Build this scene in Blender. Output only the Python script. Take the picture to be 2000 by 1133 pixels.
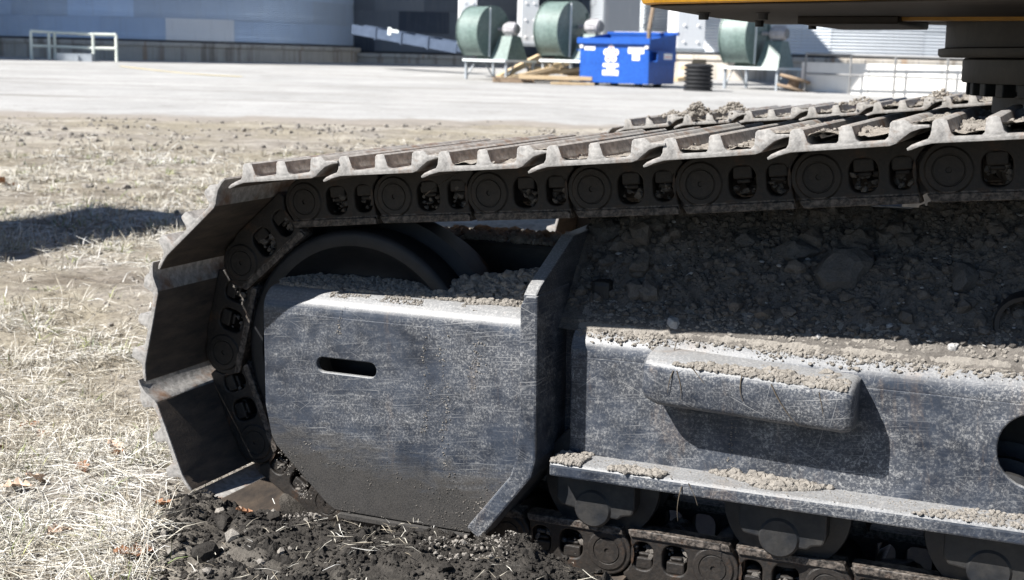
import bpy, bmesh, math, random
import numpy as np
from mathutils import Matrix, Vector
for o in list(bpy.data.objects): bpy.data.objects.remove(o)
scene = bpy.context.scene
COL = scene.collection
rng = np.random.default_rng(7); random.seed(7)

# ------------------------------------------------------------------ camera
CAM_F = 2549.6                      # focal length in pixels of a 2000 px wide picture
YAW, PITCH, ROLL = 0.41626, 0.17651, math.radians(1.5)
MROLL = 0.01058                     # the machine stands a little off level
C = np.array([1.4606, -2.0007, 1.0690])
F = np.array([-math.sin(YAW)*math.cos(PITCH), math.cos(YAW)*math.cos(PITCH), -math.sin(PITCH)])
R = np.array([math.cos(YAW), math.sin(YAW), 0.0]); U = np.cross(R, F)
def roll(a): return math.cos(a)*R+math.sin(a)*U, -math.sin(a)*R+math.cos(a)*U
RC, UC = roll(ROLL)
cam = bpy.data.cameras.new('camera'); camo = bpy.data.objects.new('camera', cam); COL.objects.link(camo)
camo.matrix_world = Matrix([[RC[i], UC[i], -F[i], C[i]] for i in range(3)]+[[0, 0, 0, 1]])
cam.sensor_width = 36; cam.lens = CAM_F/2000*36; cam.clip_start = .05; cam.clip_end = 3000
cam.dof.use_dof = True; cam.dof.focus_distance = 2.25; cam.dof.aperture_fstop = 9
scene.camera = camo
# machine frame -> world: a small turn about the camera's axis through the camera's position
D = ROLL-MROLL
Fv = Vector(F); MM = Matrix.Translation(Vector(C)) @ Matrix.Rotation(-D, 4, Fv) @ Matrix.Translation(-Vector(C))
if (MM.to_3x3() @ Vector(R)).dot(Vector(U)) < 0:
    MM = Matrix.Translation(Vector(C)) @ Matrix.Rotation(D, 4, Fv) @ Matrix.Translation(-Vector(C))
MA = np.array(MM); 
def m2w(p): p = np.asarray(p, float); return p @ MA[:3, :3].T+MA[:3, 3]
# ------------------------------------------------------------------ light
L = m2w(np.array([.86, 1.0, -1.36]))-m2w(np.zeros(3)); L /= np.linalg.norm(L)
S = -L
w = bpy.data.worlds.new('World'); scene.world = w; w.use_nodes = True
nt = w.node_tree; bg = nt.nodes['Background']; sk = nt.nodes.new('ShaderNodeTexSky')
sk.sky_type = 'NISHITA'; sk.sun_disc = False
sk.sun_elevation = math.asin(S[2]); sk.sun_rotation = math.atan2(S[0], S[1])
sk.air_density = 1.0; sk.dust_density = .15; sk.ozone_density = 3.0; sk.altitude = 2500
nt.links.new(sk.outputs[0], bg.inputs[0]); bg.inputs[1].default_value = .05
sl = bpy.data.lights.new('sun', 'SUN'); sl.energy = 5.0; sl.angle = math.radians(.53); sl.color = (1, .97, .925)
so = bpy.data.objects.new('sun', sl); COL.objects.link(so)
so.rotation_euler = Vector(L).to_track_quat('-Z', 'Y').to_euler()
so.location = (-6, -6, 8)
scene.view_settings.view_transform = 'Standard'; scene.view_settings.look = 'None'
scene.view_settings.exposure = 1.2; scene.view_settings.gamma = 1
scene.view_settings.use_curve_mapping = False

# ------------------------------------------------------------------ noise
def _h(ix, iy, seed):
    n = (ix.astype(np.int64)*374761393+iy.astype(np.int64)*668265263+seed*974634577) & 0x7fffffff
    n = (n ^ (n >> 13))*1274126177 & 0x7fffffff
    return ((n ^ (n >> 16)) & 0xffff)/65535.
def vnoise(x, y, seed=0):
    x = np.asarray(x, float); y = np.asarray(y, float)
    ix = np.floor(x); iy = np.floor(y); fx = x-ix; fy = y-iy
    fx = fx*fx*(3-2*fx); fy = fy*fy*(3-2*fy)
    a = _h(ix, iy, seed); b = _h(ix+1, iy, seed); c = _h(ix, iy+1, seed); d = _h(ix+1, iy+1, seed)
    return (a*(1-fx)+b*fx)*(1-fy)+(c*(1-fx)+d*fx)*fy
def fbm(x, y, seed=0, o=4, g=.5):
    s = 0; a = 1; t = 0
    for i in range(o): s = s+a*(vnoise(x*2**i, y*2**i, seed+i)-.5); t += a; a *= g
    return s/t*2
# ------------------------------------------------------------------ materials
def mat(name, build):
    m = bpy.data.materials.new(name); m.use_nodes = True
    t = m.node_tree; b = t.nodes['Principled BSDF']; build(t, b); return m
def nd(t, typ, **kw):
    n = t.nodes.new(typ)
    for k, v in kw.items():
        if k.startswith('i_'):
            key = k[2:]; key = int(key) if key.isdigit() else key.replace('_', ' ')
            n.inputs[key].default_value = v
        else: setattr(n, k, v)
    return n
def coords(t, scale=(1, 1, 1), kind='Object'):
    tc = nd(t, 'ShaderNodeTexCoord'); mp = nd(t, 'ShaderNodeMapping'); mp.inputs['Scale'].default_value = scale
    t.links.new(tc.outputs[kind], mp.inputs[0]); return mp.outputs[0]
def noise(t, vec, scale, detail=4, rough=.55, dist=0):
    n = nd(t, 'ShaderNodeTexNoise'); n.inputs['Scale'].default_value = scale; n.inputs['Detail'].default_value = detail
    n.inputs['Roughness'].default_value = rough; n.inputs['Distortion'].default_value = dist
    t.links.new(vec, n.inputs['Vector']); return n.outputs['Fac']
def ramp(t, fac, stops):
    r = nd(t, 'ShaderNodeValToRGB'); e = r.color_ramp.elements
    while len(e) < len(stops): e.new(.5)
    for el, (p, c) in zip(e, stops):
        el.position = p; el.color = (c, c, c, 1) if np.isscalar(c) else (*c, 1)
    t.links.new(fac, r.inputs[0]); return r.outputs[0]
def mix(t, fac, a, b, mode='MIX'):
    m = nd(t, 'ShaderNodeMix', data_type='RGBA', blend_type=mode)
    for sock, v in ((m.inputs[0], fac), (m.inputs[6], a), (m.inputs[7], b)):
        if isinstance(v, (int, float)): sock.default_value = v
        elif isinstance(v, tuple): sock.default_value = (*v, 1)
        else: t.links.new(v, sock)
    return m.outputs[2]
def mth(t, op, a, b=0.):
    m = nd(t, 'ShaderNodeMath', operation=op)
    for s, v in zip(m.inputs, (a, b)):
        if isinstance(v, (int, float)): s.default_value = v
        else: t.links.new(v, s)
    return m.outputs[0]
def bump(t, b, h, strength=.3, dist=.005):
    n = nd(t, 'ShaderNodeBump'); n.inputs['Strength'].default_value = strength; n.inputs['Distance'].default_value = dist
    t.links.new(h, n.inputs['Height']); t.links.new(n.outputs[0], b.inputs['Normal'])
def simple(name, c1, c2, scale=8, rough=.6, metal=0., bs=0., stretch=(1, 1, 1), fine=0, bd=.005):
    def f(t, b):
        v = coords(t, stretch); n = noise(t, v, scale, 6, .6)
        col = mix(t, ramp(t, n, [(.35, 0.), (.65, 1.)]), c1, c2)
        if fine:
            n2 = noise(t, v, fine, 4, .7); col = mix(t, .55, col, ramp(t, n2, [(.3, .25), (.7, 1.)]), 'MULTIPLY')
        t.links.new(col, b.inputs['Base Color']); b.inputs['Roughness'].default_value = rough; b.inputs['Metallic'].default_value = metal
        if bs: bump(t, b, noise(t, v, fine or scale*4, 5, .65), bs, bd)
    return mat(name, f)
DUST = (.36, .325, .275)
def paint_build(mudline=None):
    def f(t, b):
        def rot(ang, sc):
            tc = nd(t, 'ShaderNodeTexCoord'); mp = nd(t, 'ShaderNodeMapping'); mp.inputs['Rotation'].default_value = (0, math.radians(ang), 0); mp2 = nd(t, 'ShaderNodeMapping'); mp2.inputs['Scale'].default_value = sc
            t.links.new(tc.outputs['Object'], mp.inputs[0]); t.links.new(mp.outputs[0], mp2.inputs[0]); return mp2.outputs[0]
        v = coords(t)
        big = noise(t, v, 4.5, 5, .6, .6); med = noise(t, v, 30, 7, .72, .5); fine = noise(t, v, 240, 5, .75); smear = noise(t, rot(6, (1, 1, 4)), 11, 6, .7, .8)
        specks = ramp(t, fine, [(.48, 0.), (.64, 1.)])
        patch = ramp(t, mth(t, 'ADD', mth(t, 'ADD', mth(t, 'MULTIPLY', big, .45), mth(t, 'MULTIPLY', med, .35)), mth(t, 'MULTIPLY', smear, .35)), [(.51, .02), (.70, .92)])
        d = mth(t, 'MULTIPLY', mth(t, 'ADD', mth(t, 'MULTIPLY', specks, .75), .12), patch)
        d = mth(t, 'ADD', d, mth(t, 'MULTIPLY', specks, .035))
        ge = nd(t, 'ShaderNodeNewGeometry'); sn_ = nd(t, 'ShaderNodeSeparateXYZ'); t.links.new(ge.outputs['True Normal'], sn_.inputs[0])      # dust on up-facing metal, also paints the highlight of rolled edges
        upf = ramp(t, mth(t, 'ADD', sn_.outputs[2], mth(t, 'MULTIPLY', mth(t, 'SUBTRACT', med, .5), .5)), [(.15, 0.), (.85, .8)]); d = mth(t, 'MAXIMUM', d, mth(t, 'MULTIPLY', upf, mth(t, 'ADD', mth(t, 'MULTIPLY', specks, .45), .55)))
        for ang, th in ((9, .665), (4, .675), (-24, .69), (38, .70), (78, .71)):           # hairline scratches
            sn = noise(t, rot(ang, (1.5, 1, 130)), 5.5, 2, .5, .25); d = mth(t, 'MAXIMUM', d, mth(t, 'MULTIPLY', ramp(t, sn, [(th, 0.), (th+.03, .62)]), ramp(t, big, [(.35, .2), (.6, 1.)])))
        base = mix(t, ramp(t, noise(t, v, 17, 5, .65), [(.35, 0.), (.7, 1.)]), (.012, .016, .025), (.036, .045, .063))
        col = mix(t, d, base, (.40, .395, .385))
        rst = ramp(t, noise(t, rot(0, (1, 1, .3)), 13, 6, .72, .6), [(.56, 0.), (.70, .8)])
        col = mix(t, mth(t, 'MULTIPLY', rst, mth(t, 'ADD', mth(t, 'MULTIPLY', specks, .5), .25)), col, (.21, .15, .105))
        rgh = mth(t, 'ADD', mth(t, 'MULTIPLY', d, .35), .33)
        hgt = mth(t, 'ADD', d, mth(t, 'MULTIPLY', med, .4))
        if mudline:
            tc = nd(t, 'ShaderNodeTexCoord'); sp = nd(t, 'ShaderNodeSeparateXYZ'); t.links.new(tc.outputs['Object'], sp.inputs[0])
            z0, sx = mudline
            line = mth(t, 'SUBTRACT', mth(t, 'ADD', mth(t, 'MULTIPLY', sp.outputs[0], sx), z0), sp.outputs[2])
            line = mth(t, 'ADD', line, mth(t, 'MULTIPLY', mth(t, 'SUBTRACT', smear, .5), .16))
            line = mth(t, 'ADD', line, mth(t, 'MULTIPLY', mth(t, 'SUBTRACT', med, .5), .05))
            mk = ramp(t, mth(t, 'ADD', mth(t, 'MULTIPLY', line, 8.5), .5), [(.18, 0.), (.5, .6), (.85, 1.)])
            gr = noise(t, v, 330, 6, .78); cl = noise(t, v, 26, 6, .7)
            mudc = mix(t, ramp(t, gr, [(.42, 0.), (.70, 1.)]), (.010, .0092, .0084), (.070, .063, .055))
            mudc = mix(t, ramp(t, cl, [(.45, 0.), (.66, .6)]), mudc, (.040, .036, .032))
            col = mix(t, mth(t, 'MULTIPLY', mk, .93), col, mudc)
            rgh = mth(t, 'ADD', rgh, mth(t, 'MULTIPLY', mk, .5))
            hgt = mth(t, 'ADD', hgt, mth(t, 'MULTIPLY', mth(t, 'MULTIPLY', mk, mth(t, 'ADD', gr, cl)), 2.5))
        t.links.new(col, b.inputs['Base Color']); t.links.new(rgh, b.inputs['Roughness']); b.inputs['Specular IOR Level'].default_value = .45
        bump(t, b, hgt, .3, .0014)
    return f
M = {}
M['paint'] = mat('worn dark paint', paint_build())
M['guard'] = mat('worn dark paint muddy below', paint_build((.322, -.083)))
def shoe_b(t, b):
    v = coords(t); n = noise(t, v, 14, 6, .65); n2 = noise(t, v, 70, 6, .7); n3 = noise(t, v, 260, 4, .7)
    steel = mix(t, ramp(t, n2, [(.35, 0.), (.65, 1.)]), (.17, .163, .155), (.37, .355, .335))
    rust = mix(t, n3, (.10, .055, .03), (.25, .14, .08))
    col = mix(t, ramp(t, n, [(.52, 0.), (.68, .85)]), steel, rust)
    col = mix(t, ramp(t, n3, [(.6, 0.), (.75, .6)]), col, (.06, .055, .05))
    # grime on the inner face (towards the chain)
    g = nd(t, 'ShaderNodeTexCoord'); sp = nd(t, 'ShaderNodeSeparateXYZ'); t.links.new(g.outputs['Object'], sp.inputs[0])
    inn = mth(t, 'MULTIPLY', mth(t, 'LESS_THAN', sp.outputs[2], .0545), mth(t, 'GREATER_THAN', sp.outputs[1], .003))
    gr = mix(t, ramp(t, noise(t, coords(t, (1, .25, 1)), 40, 5, .7), [(.3, 0.), (.7, 1.)]), (.034, .030, .028), (.115, .088, .066))
    col = mix(t, inn, col, gr)
    t.links.new(col, b.inputs['Base Color']); b.inputs['Roughness'].default_value = .62; b.inputs['Metallic'].default_value = .15
    bump(t, b, mth(t, 'ADD', n2, mth(t, 'MULTIPLY', n3, .6)), .45, .0022)
M['shoe'] = mat('worn track steel', shoe_b)
def link_b(t, b):
    v = coords(t); n = noise(t, v, 22, 6, .65); n2 = noise(t, v, 110, 5, .7)
    col = mix(t, ramp(t, n2, [(.3, 0.), (.7, 1.)]), (.006, .0054, .005), (.024, .0185, .0145))
    col = mix(t, ramp(t, n, [(.56, 0.), (.72, .7)]), col, (.09, .042, .018))
    g = nd(t, 'ShaderNodeTexCoord'); sp = nd(t, 'ShaderNodeSeparateXYZ'); t.links.new(g.outputs['Object'], sp.inputs[0])
    rail = mth(t, 'MULTIPLY', mth(t, 'LESS_THAN', sp.outputs[2], -.034), ramp(t, n2, [(.42, 0.), (.62, .8)]))
    col = mix(t, rail, col, (.16, .135, .115))
    t.links.new(col, b.inputs['Base Color']); b.inputs['Roughness'].default_value = .6; b.inputs['Metallic'].default_value = .1
    bump(t, b, mth(t, 'ADD', n2, n), .5, .003)
M['link'] = mat('greasy rusty link steel', link_b)
M['idler'] = simple('dark idler steel', (.005, .0065, .009), (.016, .017, .020), 16, .6, .2, .25, fine=60, bd=.002)
M['roller'] = simple('dark roller paint', (.010, .012, .016), (.036, .034, .032), 20, .5, 0, .3, fine=90, bd=.002)
def dirt_b(a, b2, c, sc=30):
    def f(t, b):
        v = coords(t); n = noise(t, v, sc, 7, .7); n2 = noise(t, v, sc*9, 5, .75); n3 = noise(t, v, sc*.25, 3)
        col = mix(t, ramp(t, n, [(.33, 0.), (.66, 1.)]), a, b2)
        col = mix(t, ramp(t, n2, [(.35, .55), (.62, 0.)]), col, c)
        col = mix(t, ramp(t, n3, [(.4, 0.), (.7, .35)]), col, tuple(x*.6 for x in b2))
        t.links.new(col, b.inputs['Base Color']); b.inputs['Roughness'].default_value = .93
        b.inputs['Specular IOR Level'].default_value = .2
        bump(t, b, mth(t, 'ADD', n, mth(t, 'MULTIPLY', n2, .7)), .7, .006)
    return f
M['dirt'] = mat('dry grey dirt', dirt_b((.22, .20, .175), (.38, .35, .31), (.12, .11, .10), 60))
M['dirtshade'] = mat('dirt darkened for shade', dirt_b((.095, .086, .077), (.21, .192, .172), (.042, .038, .034), 36))  # same soil darkened to carry the shade on the frame top
M['soil'] = mat('dark churned soil', dirt_b((.018, .016, .0145), (.062, .056, .049), (.008, .007, .0065), 45))
M['stone'] = mat('pale limestone', dirt_b((.36, .355, .35), (.50, .49, .475), (.22, .21, .2), 30))
M['rock'] = mat('grey rock', dirt_b((.085, .083, .082), (.15, .145, .138), (.045, .042, .04), 26))
M['yellow'] = simple('yellow machine paint', (.62, .30, .012), (.50, .235, .012), 5, .38, 0, .05, fine=40)
M['deckdark'] = simple('grimy deck underside', (.014, .011, .008), (.045, .034, .024), 5, .6, .1, .3, (1, 4, 1), 50, .004)
M['black'] = simple('black rubber', (.010, .010, .011), (.022, .022, .024), 12, .55)
M['bearing'] = simple('dark bearing paint', (.014, .013, .012), (.035, .031, .027), 10, .6, 0, .2, fine=60)
def galv_b(c1, c2, metal=.55, rough=.42):
    def f(t, b):
        oi = nd(t, 'ShaderNodeObjectInfo'); v = coords(t)
        n = noise(t, v, 1.6, 4, .6); n2 = noise(t, coords(t, (6, 6, .4)), 2.2, 4, .6)
        col = mix(t, n, c1, c2); col = mix(t, ramp(t, n2, [(.55, 0.), (.8, .25)]), col, (.30, .28, .25))
        col = mix(t, mth(t, 'MULTIPLY', oi.outputs['Random'], .45), col, (.33, .35, .37))
        t.links.new(col, b.inputs['Base Color']); b.inputs['Metallic'].default_value = metal; b.inputs['Roughness'].default_value = rough
    return f
M['galv'] = mat('weathered sheet tinted shade blue', galv_b((.46, .58, .76), (.58, .69, .84), .3))  # blue of open shade under the sky mixed into the base
M['galvlit'] = mat('sunlit galvanised sheet', galv_b((.62, .66, .70), (.74, .77, .80), .35))  # paler copy of the sheet for the sunlit silo
M['galvshade'] = mat('sheet darkened for shade', galv_b((.022, .032, .050), (.035, .047, .07), .0, .6))  # sheet darkened, shade of the neighbouring silo put into the colour
M['newsheet'] = mat('bright new galvanised sheet', galv_b((.86, .87, .88), (.92, .92, .93), .25, .5))
M['navy'] = simple('steel shaded navy', (.045, .065, .105), (.065, .09, .14), 3, .55)  # shade on the conveyor steel put into the base colour
M['galvdark'] = simple('dull galvanised steel', (.30, .33, .36), (.42, .45, .48), 3, .5, .45)
def conc_b(t, b):
    v = coords(t); st = noise(t, coords(t, (2.2, 2.2, .12)), 1.3, 5, .7); n = noise(t, v, 3, 6, .65)
    col = mix(t, n, (.34, .31, .27), (.52, .48, .42)); col = mix(t, ramp(t, st, [(.5, 0.), (.64, .7)]), col, (.16, .13, .10))
    col = mix(t, ramp(t, noise(t, coords(t, (1.7, 1.7, .1)), 2.1, 3), [(.62, 0.), (.7, .6)]), col, (.30, .17, .08))
    t.links.new(col, b.inputs['Base Color']); b.inputs['Roughness'].default_value = .85; bump(t, b, n, .2, .02)
M['concrete'] = mat('stained concrete', conc_b)
M['palewall'] = simple('pale concrete', (.66, .64, .60), (.76, .74, .70), 2.2, .85, 0, 0)
M['fan'] = simple('faded green fan paint', (.135, .195, .175), (.18, .245, .225), 3, .5, 0, 0, fine=14)
M['motor'] = simple('grey motor paint', (.33, .32, .33), (.42, .41, .42), 9, .5)
M['blue'] = simple('blue dumpster paint', (.007, .085, .42), (.012, .105, .48), 3, .42, 0, .05, fine=22)
M['sticker'] = simple('white sticker', (.82, .80, .80), (.88, .86, .86), 9, .5)
M['ink'] = simple('faded red print', (.75, .22, .25), (.80, .32, .33), 9, .5)
M['greyink'] = simple('grey print', (.35, .36, .38), (.5, .5, .52), 30, .5)
M['wood'] = simple('pale fresh timber', (.58, .42, .24), (.68, .53, .34), 6, .75, 0, .1, (1, 8, 8), 20)
M['oldwood'] = simple('grey brown timber', (.24, .17, .11), (.36, .27, .19), 6, .8, 0, .1, (1, 8, 8), 20)
M['cream'] = simple('pale railing paint', (.66, .70, .62), (.76, .78, .70), 5, .5)
M['whitesteel'] = simple('white painted steel', (.66, .72, .72), (.76, .80, .80), 5, .5)
M['dirtygrey'] = simple('grey rail steel', (.16, .16, .16), (.22, .22, .22), 5, .6)
M['yline'] = simple('worn yellow line paint', (.62, .50, .22), (.55, .47, .30), 1.5, .8)
def rcoords(t, scale):
    tc = nd(t, 'ShaderNodeTexCoord'); m1 = nd(t, 'ShaderNodeMapping'); m1.inputs['Rotation'].default_value = (0, 0, -YAW); m2 = nd(t, 'ShaderNodeMapping'); m2.inputs['Scale'].default_value = scale
    t.links.new(tc.outputs['Object'], m1.inputs[0]); t.links.new(m1.outputs[0], m2.inputs[0]); return m2.outputs[0]
def road_b(t, b):
    v = coords(t); n = noise(t, v, .35, 6, .65, .5); n2 = noise(t, v, 22, 5, .75); n3 = noise(t, rcoords(t, (.10, 1.5, 1)), .9, 6, .68, .4); n5 = noise(t, v, 2.2, 6, .7)
    col = mix(t, ramp(t, n, [(.35, 0.), (.68, 1.)]), (.30, .296, .288), (.41, .405, .395))
    col = mix(t, ramp(t, n5, [(.52, 0.), (.66, .5)]), col, (.21, .20, .185))
    eg = nd(t, 'ShaderNodeAttribute', attribute_name='edge'); ef = ramp(t, mth(t, 'ADD', eg.outputs['Fac'], mth(t, 'MULTIPLY', mth(t, 'SUBTRACT', n5, .5), 1.1)), [(.25, 0.), (.7, 1.)])
    col = mix(t, ef, col, (.25, .222, .19))
    col = mix(t, ramp(t, n3, [(.53, 0.), (.66, .7)]), col, (.17, .155, .135))
    col = mix(t, ramp(t, n2, [(.3, .5), (.55, 0.)]), col, (.15, .142, .13))
    t.links.new(col, b.inputs['Base Color']); b.inputs['Roughness'].default_value = .9; bump(t, b, n2, .5, .01)
M['road'] = mat('pale gravel', road_b)
def ground_b(t, b):
    v = coords(t); n = noise(t, v, .7, 7, .65, .4); n2 = noise(t, v, 26, 6, .75); n3 = noise(t, v, 5, 6, .7); n4 = noise(t, rcoords(t, (.45, 1.6, 1)), 1.6, 6, .7)
    dirt = mix(t, ramp(t, n3, [(.35, 0.), (.65, 1.)]), (.19, .168, .142), (.38, .35, .31))
    straw = mix(t, n2, (.12, .10, .07), (.42, .38, .30))
    col = mix(t, ramp(t, n, [(.42, 0.), (.58, 1.)]), dirt, straw)
    col = mix(t, ramp(t, n4, [(.55, 0.), (.66, .8)]), col, (.12, .098, .075)); col = mix(t, ramp(t, noise(t, rcoords(t, (.3, 1.3, 1)), .8, 6, .7), [(.52, 0.), (.64, .75)]), col, (.50, .46, .39))
    col = mix(t, ramp(t, n2, [(.32, .6), (.55, 0.)]), col, (.10, .085, .065))
    g = nd(t, 'ShaderNodeAttribute', attribute_name='soil')
    soil = mix(t, ramp(t, n2, [(.35, 0.), (.65, 1.)]), (.020, .018, .016), (.070, .063, .055))
    col = mix(t, g.outputs['Fac'], col, soil)
    t.links.new(col, b.inputs['Base Color']); b.inputs['Roughness'].default_value = .95
    b.inputs['Specular IOR Level'].default_value = .2
    bump(t, b, mth(t, 'ADD', n2, n3), .8, .02)
M['ground'] = mat('bare dirt and flattened straw', ground_b)
def straw_b(t, b):
    a = nd(t, 'ShaderNodeAttribute', attribute_name='tint')
    col = ramp(t, a.outputs['Fac'], [(0., (.085, .066, .045)), (.22, (.27, .23, .168)), (.5, (.45, .42, .35)), (.8, (.61, .59, .535)), (1., (.70, .69, .66))])
    t.links.new(col, b.inputs['Base Color']); b.inputs['Roughness'].default_value = .7
M['straw'] = mat('dry straw grass', straw_b)
def green_b(t, b):
    a = nd(t, 'ShaderNodeAttribute', attribute_name='tint')
    col = ramp(t, a.outputs['Fac'], [(0., (.07, .11, .025)), (.5, (.17, .21, .06)), (1., (.36, .36, .15))])
    t.links.new(col, b.inputs['Base Color']); b.inputs['Roughness'].default_value = .6
M['green'] = mat('young green grass', green_b)
M['leaf'] = simple('dry brown leaf', (.20, .085, .035), (.38, .20, .11), 20, .7)
M['paleleaf'] = simple('pale tan leaf', (.50, .36, .26), (.62, .47, .36), 20, .7)

# ------------------------------------------------------------------ mesh helpers
class MB:
    def __init__(s): s.v = []; s.f = []; s.sm = []
    def add(s, vs, fs, smooth=False):
        n = len(s.v); s.v += [tuple(map(float, p)) for p in vs]; s.f += [tuple(i+n for i in f) for f in fs]; s.sm += [smooth]*len(fs); return s
    def box(s, a, b, m=None):
        x0, y0, z0 = a; x1, y1, z1 = b
        vs = [(x0, y0, z0), (x1, y0, z0), (x1, y1, z0), (x0, y1, z0), (x0, y0, z1), (x1, y0, z1), (x1, y1, z1), (x0, y1, z1)]
        if m is not None: vs = [tuple(m @ Vector(p)) for p in vs]
        return s.add(vs, [(3, 2, 1, 0), (4, 5, 6, 7), (0, 1, 5, 4), (1, 2, 6, 5), (2, 3, 7, 6), (3, 0, 4, 7)])
    def prism(s, poly, ax, lo, hi, smooth=False):
        """closed polygon in the plane across axis ax ('x': (y,z), 'y': (x,z), 'z': (x,y)), extruded lo..hi"""
        def P(p, h): return {'x': (h, p[0], p[1]), 'y': (p[0], h, p[1]), 'z': (p[0], p[1], h)}[ax]
        n = len(poly); vs = [P(p, lo) for p in poly]+[P(p, hi) for p in poly]
        s.add(vs, [tuple(range(n))[::-1], tuple(range(n, 2*n))])
        k = len(s.v)-2*n; s.f += [(k+i, k+(i+1) % n, k+n+(i+1) % n, k+n+i) for i in range(n)]; s.sm += [smooth]*n; return s
    def sheet(s, line, ax, lo, hi, smooth=True, segs=1):
        def P(p, h): return {'x': (h, p[0], p[1]), 'y': (p[0], h, p[1]), 'z': (p[0], p[1], h)}[ax]
        n = len(line); vs = []
        for k in range(segs+1): vs += [P(p, lo+(hi-lo)*k/segs) for p in line]
        fs = [(k*n+i, k*n+i+1, (k+1)*n+i+1, (k+1)*n+i) for k in range(segs) for i in range(n-1)]
        return s.add(vs, fs, smooth)
    def tube(s, p, q, r, n=10, r2=None, cap=True):
        p, q = Vector(p), Vector(q); d = (q-p).normalized(); a = d.orthogonal().normalized(); b = d.cross(a)
        r2 = r if r2 is None else r2
        vs = [p+(a*math.cos(t)+b*math.sin(t))*r for t in np.arange(n)*2*math.pi/n]+[q+(a*math.cos(t)+b*math.sin(t))*r2 for t in np.arange(n)*2*math.pi/n]
        s.add(vs, [(i, (i+1) % n, n+(i+1) % n, n+i) for i in range(n)], True)
        if cap: k = len(s.v)-2*n; s.f += [tuple(range(k, k+n))[::-1], tuple(range(k+n, k+2*n))]; s.sm += [False]*2
        return s
    def lathe(s, prof, c, ax='y', n=40, closed=False, smooth=True):
        """prof: (radius, along axis)"""
        vs = []
        for r, h in prof:
            for t in np.arange(n)*2*math.pi/n:
                a, b = r*math.cos(t), r*math.sin(t)
                vs.append({'y': (c[0]+a, c[1]+h, c[2]+b), 'z': (c[0]+a, c[1]+b, c[2]+h), 'x': (c[0]+h, c[1]+a, c[2]+b)}[ax])
        m = len(prof); fs = []
        for j in range(m if closed else m-1):
            for i in range(n): fs.append((j*n+i, j*n+(i+1) % n, ((j+1) % m)*n+(i+1) % n, ((j+1) % m)*n+i))
        return s.add(vs, fs, smooth)
    def mesh(s, name, m, fix=True):
        me = bpy.data.meshes.new(name); me.from_pydata(s.v, [], s.f)
        me.polygons.foreach_set('use_smooth', s.sm)
        if fix:
            bm = bmesh.new(); bm.from_mesh(me); bmesh.ops.recalc_face_normals(bm, faces=bm.faces); bm.to_mesh(me); bm.free()
        me.materials.append(m); me.update()
        if any(s.sm): me.set_sharp_from_angle(angle=math.radians(42))
        return me
    def obj(s, name, m, parent=None, **kw): return link(name, s.mesh(name, m), parent, **kw)
def link(name, me, parent=None, mw=None, label=None, cat=None, group=None, kind=None):
    o = bpy.data.objects.new(name, me); COL.objects.link(o)
    if parent is not None: o.parent = parent
    if mw is not None: o.matrix_local = mw
    tag(o, label, cat, group, kind); return o
def tag(o, label=None, cat=None, group=None, kind=None):
    for k, v in (('label', label), ('category', cat), ('group', group), ('kind', kind)):
        if v: o[k] = v
    return o
def bevel(me, w=.002, seg=2, ang=30):
    bm = bmesh.new(); bm.from_mesh(me)
    bmesh.ops.remove_doubles(bm, verts=bm.verts, dist=1e-6)
    ed = [e for e in bm.edges if len(e.link_faces) == 2 and e.calc_face_angle(0) > math.radians(ang)]
    bmesh.ops.bevel(bm, geom=ed, offset=w, segments=seg, profile=.5, affect='EDGES', clamp_overlap=True)
    bm.to_mesh(me); bm.free(); return me
def plate(name, loops, y0, y1, m, bev=.003, res=None):
    """flat plate in the XZ plane with holes: loops[0] outline, the rest holes; y0 = near face"""
    cu = bpy.data.curves.new(name, 'CURVE'); cu.dimensions = '2D'; cu.fill_mode = 'BOTH'
    cu.extrude = (y1-y0)/2-bev; cu.bevel_depth = bev; cu.bevel_resolution = 2; cu.offset = -bev
    for lp in loops:
        sp = cu.splines.new('POLY'); sp.points.add(len(lp)-1); sp.use_cyclic_u = True
        for pt, (x, z) in zip(sp.points, lp): pt.co = (x, z, 0, 1)
    o = bpy.data.objects.new(name, cu); COL.objects.link(o)
    dg = bpy.context.evaluated_depsgraph_get(); dg.update()
    me = bpy.data.meshes.new_from_object(o.evaluated_get(dg)); bpy.data.objects.remove(o); bpy.data.curves.remove(cu)
    n = len(me.vertices); co = np.empty(n*3); me.vertices.foreach_get('co', co); co = co.reshape(-1, 3)
    co = np.stack([co[:, 0], (y0+y1)/2-co[:, 2], co[:, 1]], 1); me.vertices.foreach_set('co', co.ravel())
    me.materials.clear(); me.materials.append(m); me.name = name
    bm = bmesh.new(); bm.from_mesh(me); bmesh.ops.remove_doubles(bm, verts=bm.verts, dist=1e-5); bmesh.ops.recalc_face_normals(bm, faces=bm.faces); bm.to_mesh(me); bm.free()
    me.update(); return me
def join(name, meshes, m):
    bm = bmesh.new()
    for me in meshes: bm.from_mesh(me)
    out = bpy.data.meshes.new(name); bm.to_mesh(out); bm.free(); out.materials.append(m); return out
def arc(cx, cz, r, a0, a1, n=8): return [(cx+r*math.cos(math.radians(a0+(a1-a0)*i/n)), cz+r*math.sin(math.radians(a0+(a1-a0)*i/n))) for i in range(n+1)]
def oval(cx, cz, w, h, r, n=5):
    o = []
    for sx, sz, a in ((1, 1, 0), (-1, 1, 90), (-1, -1, 180), (1, -1, 270)): o += arc(cx+sx*(w/2-r), cz+sz*(h/2-r), r, a, a+90, n)
    return o
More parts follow.
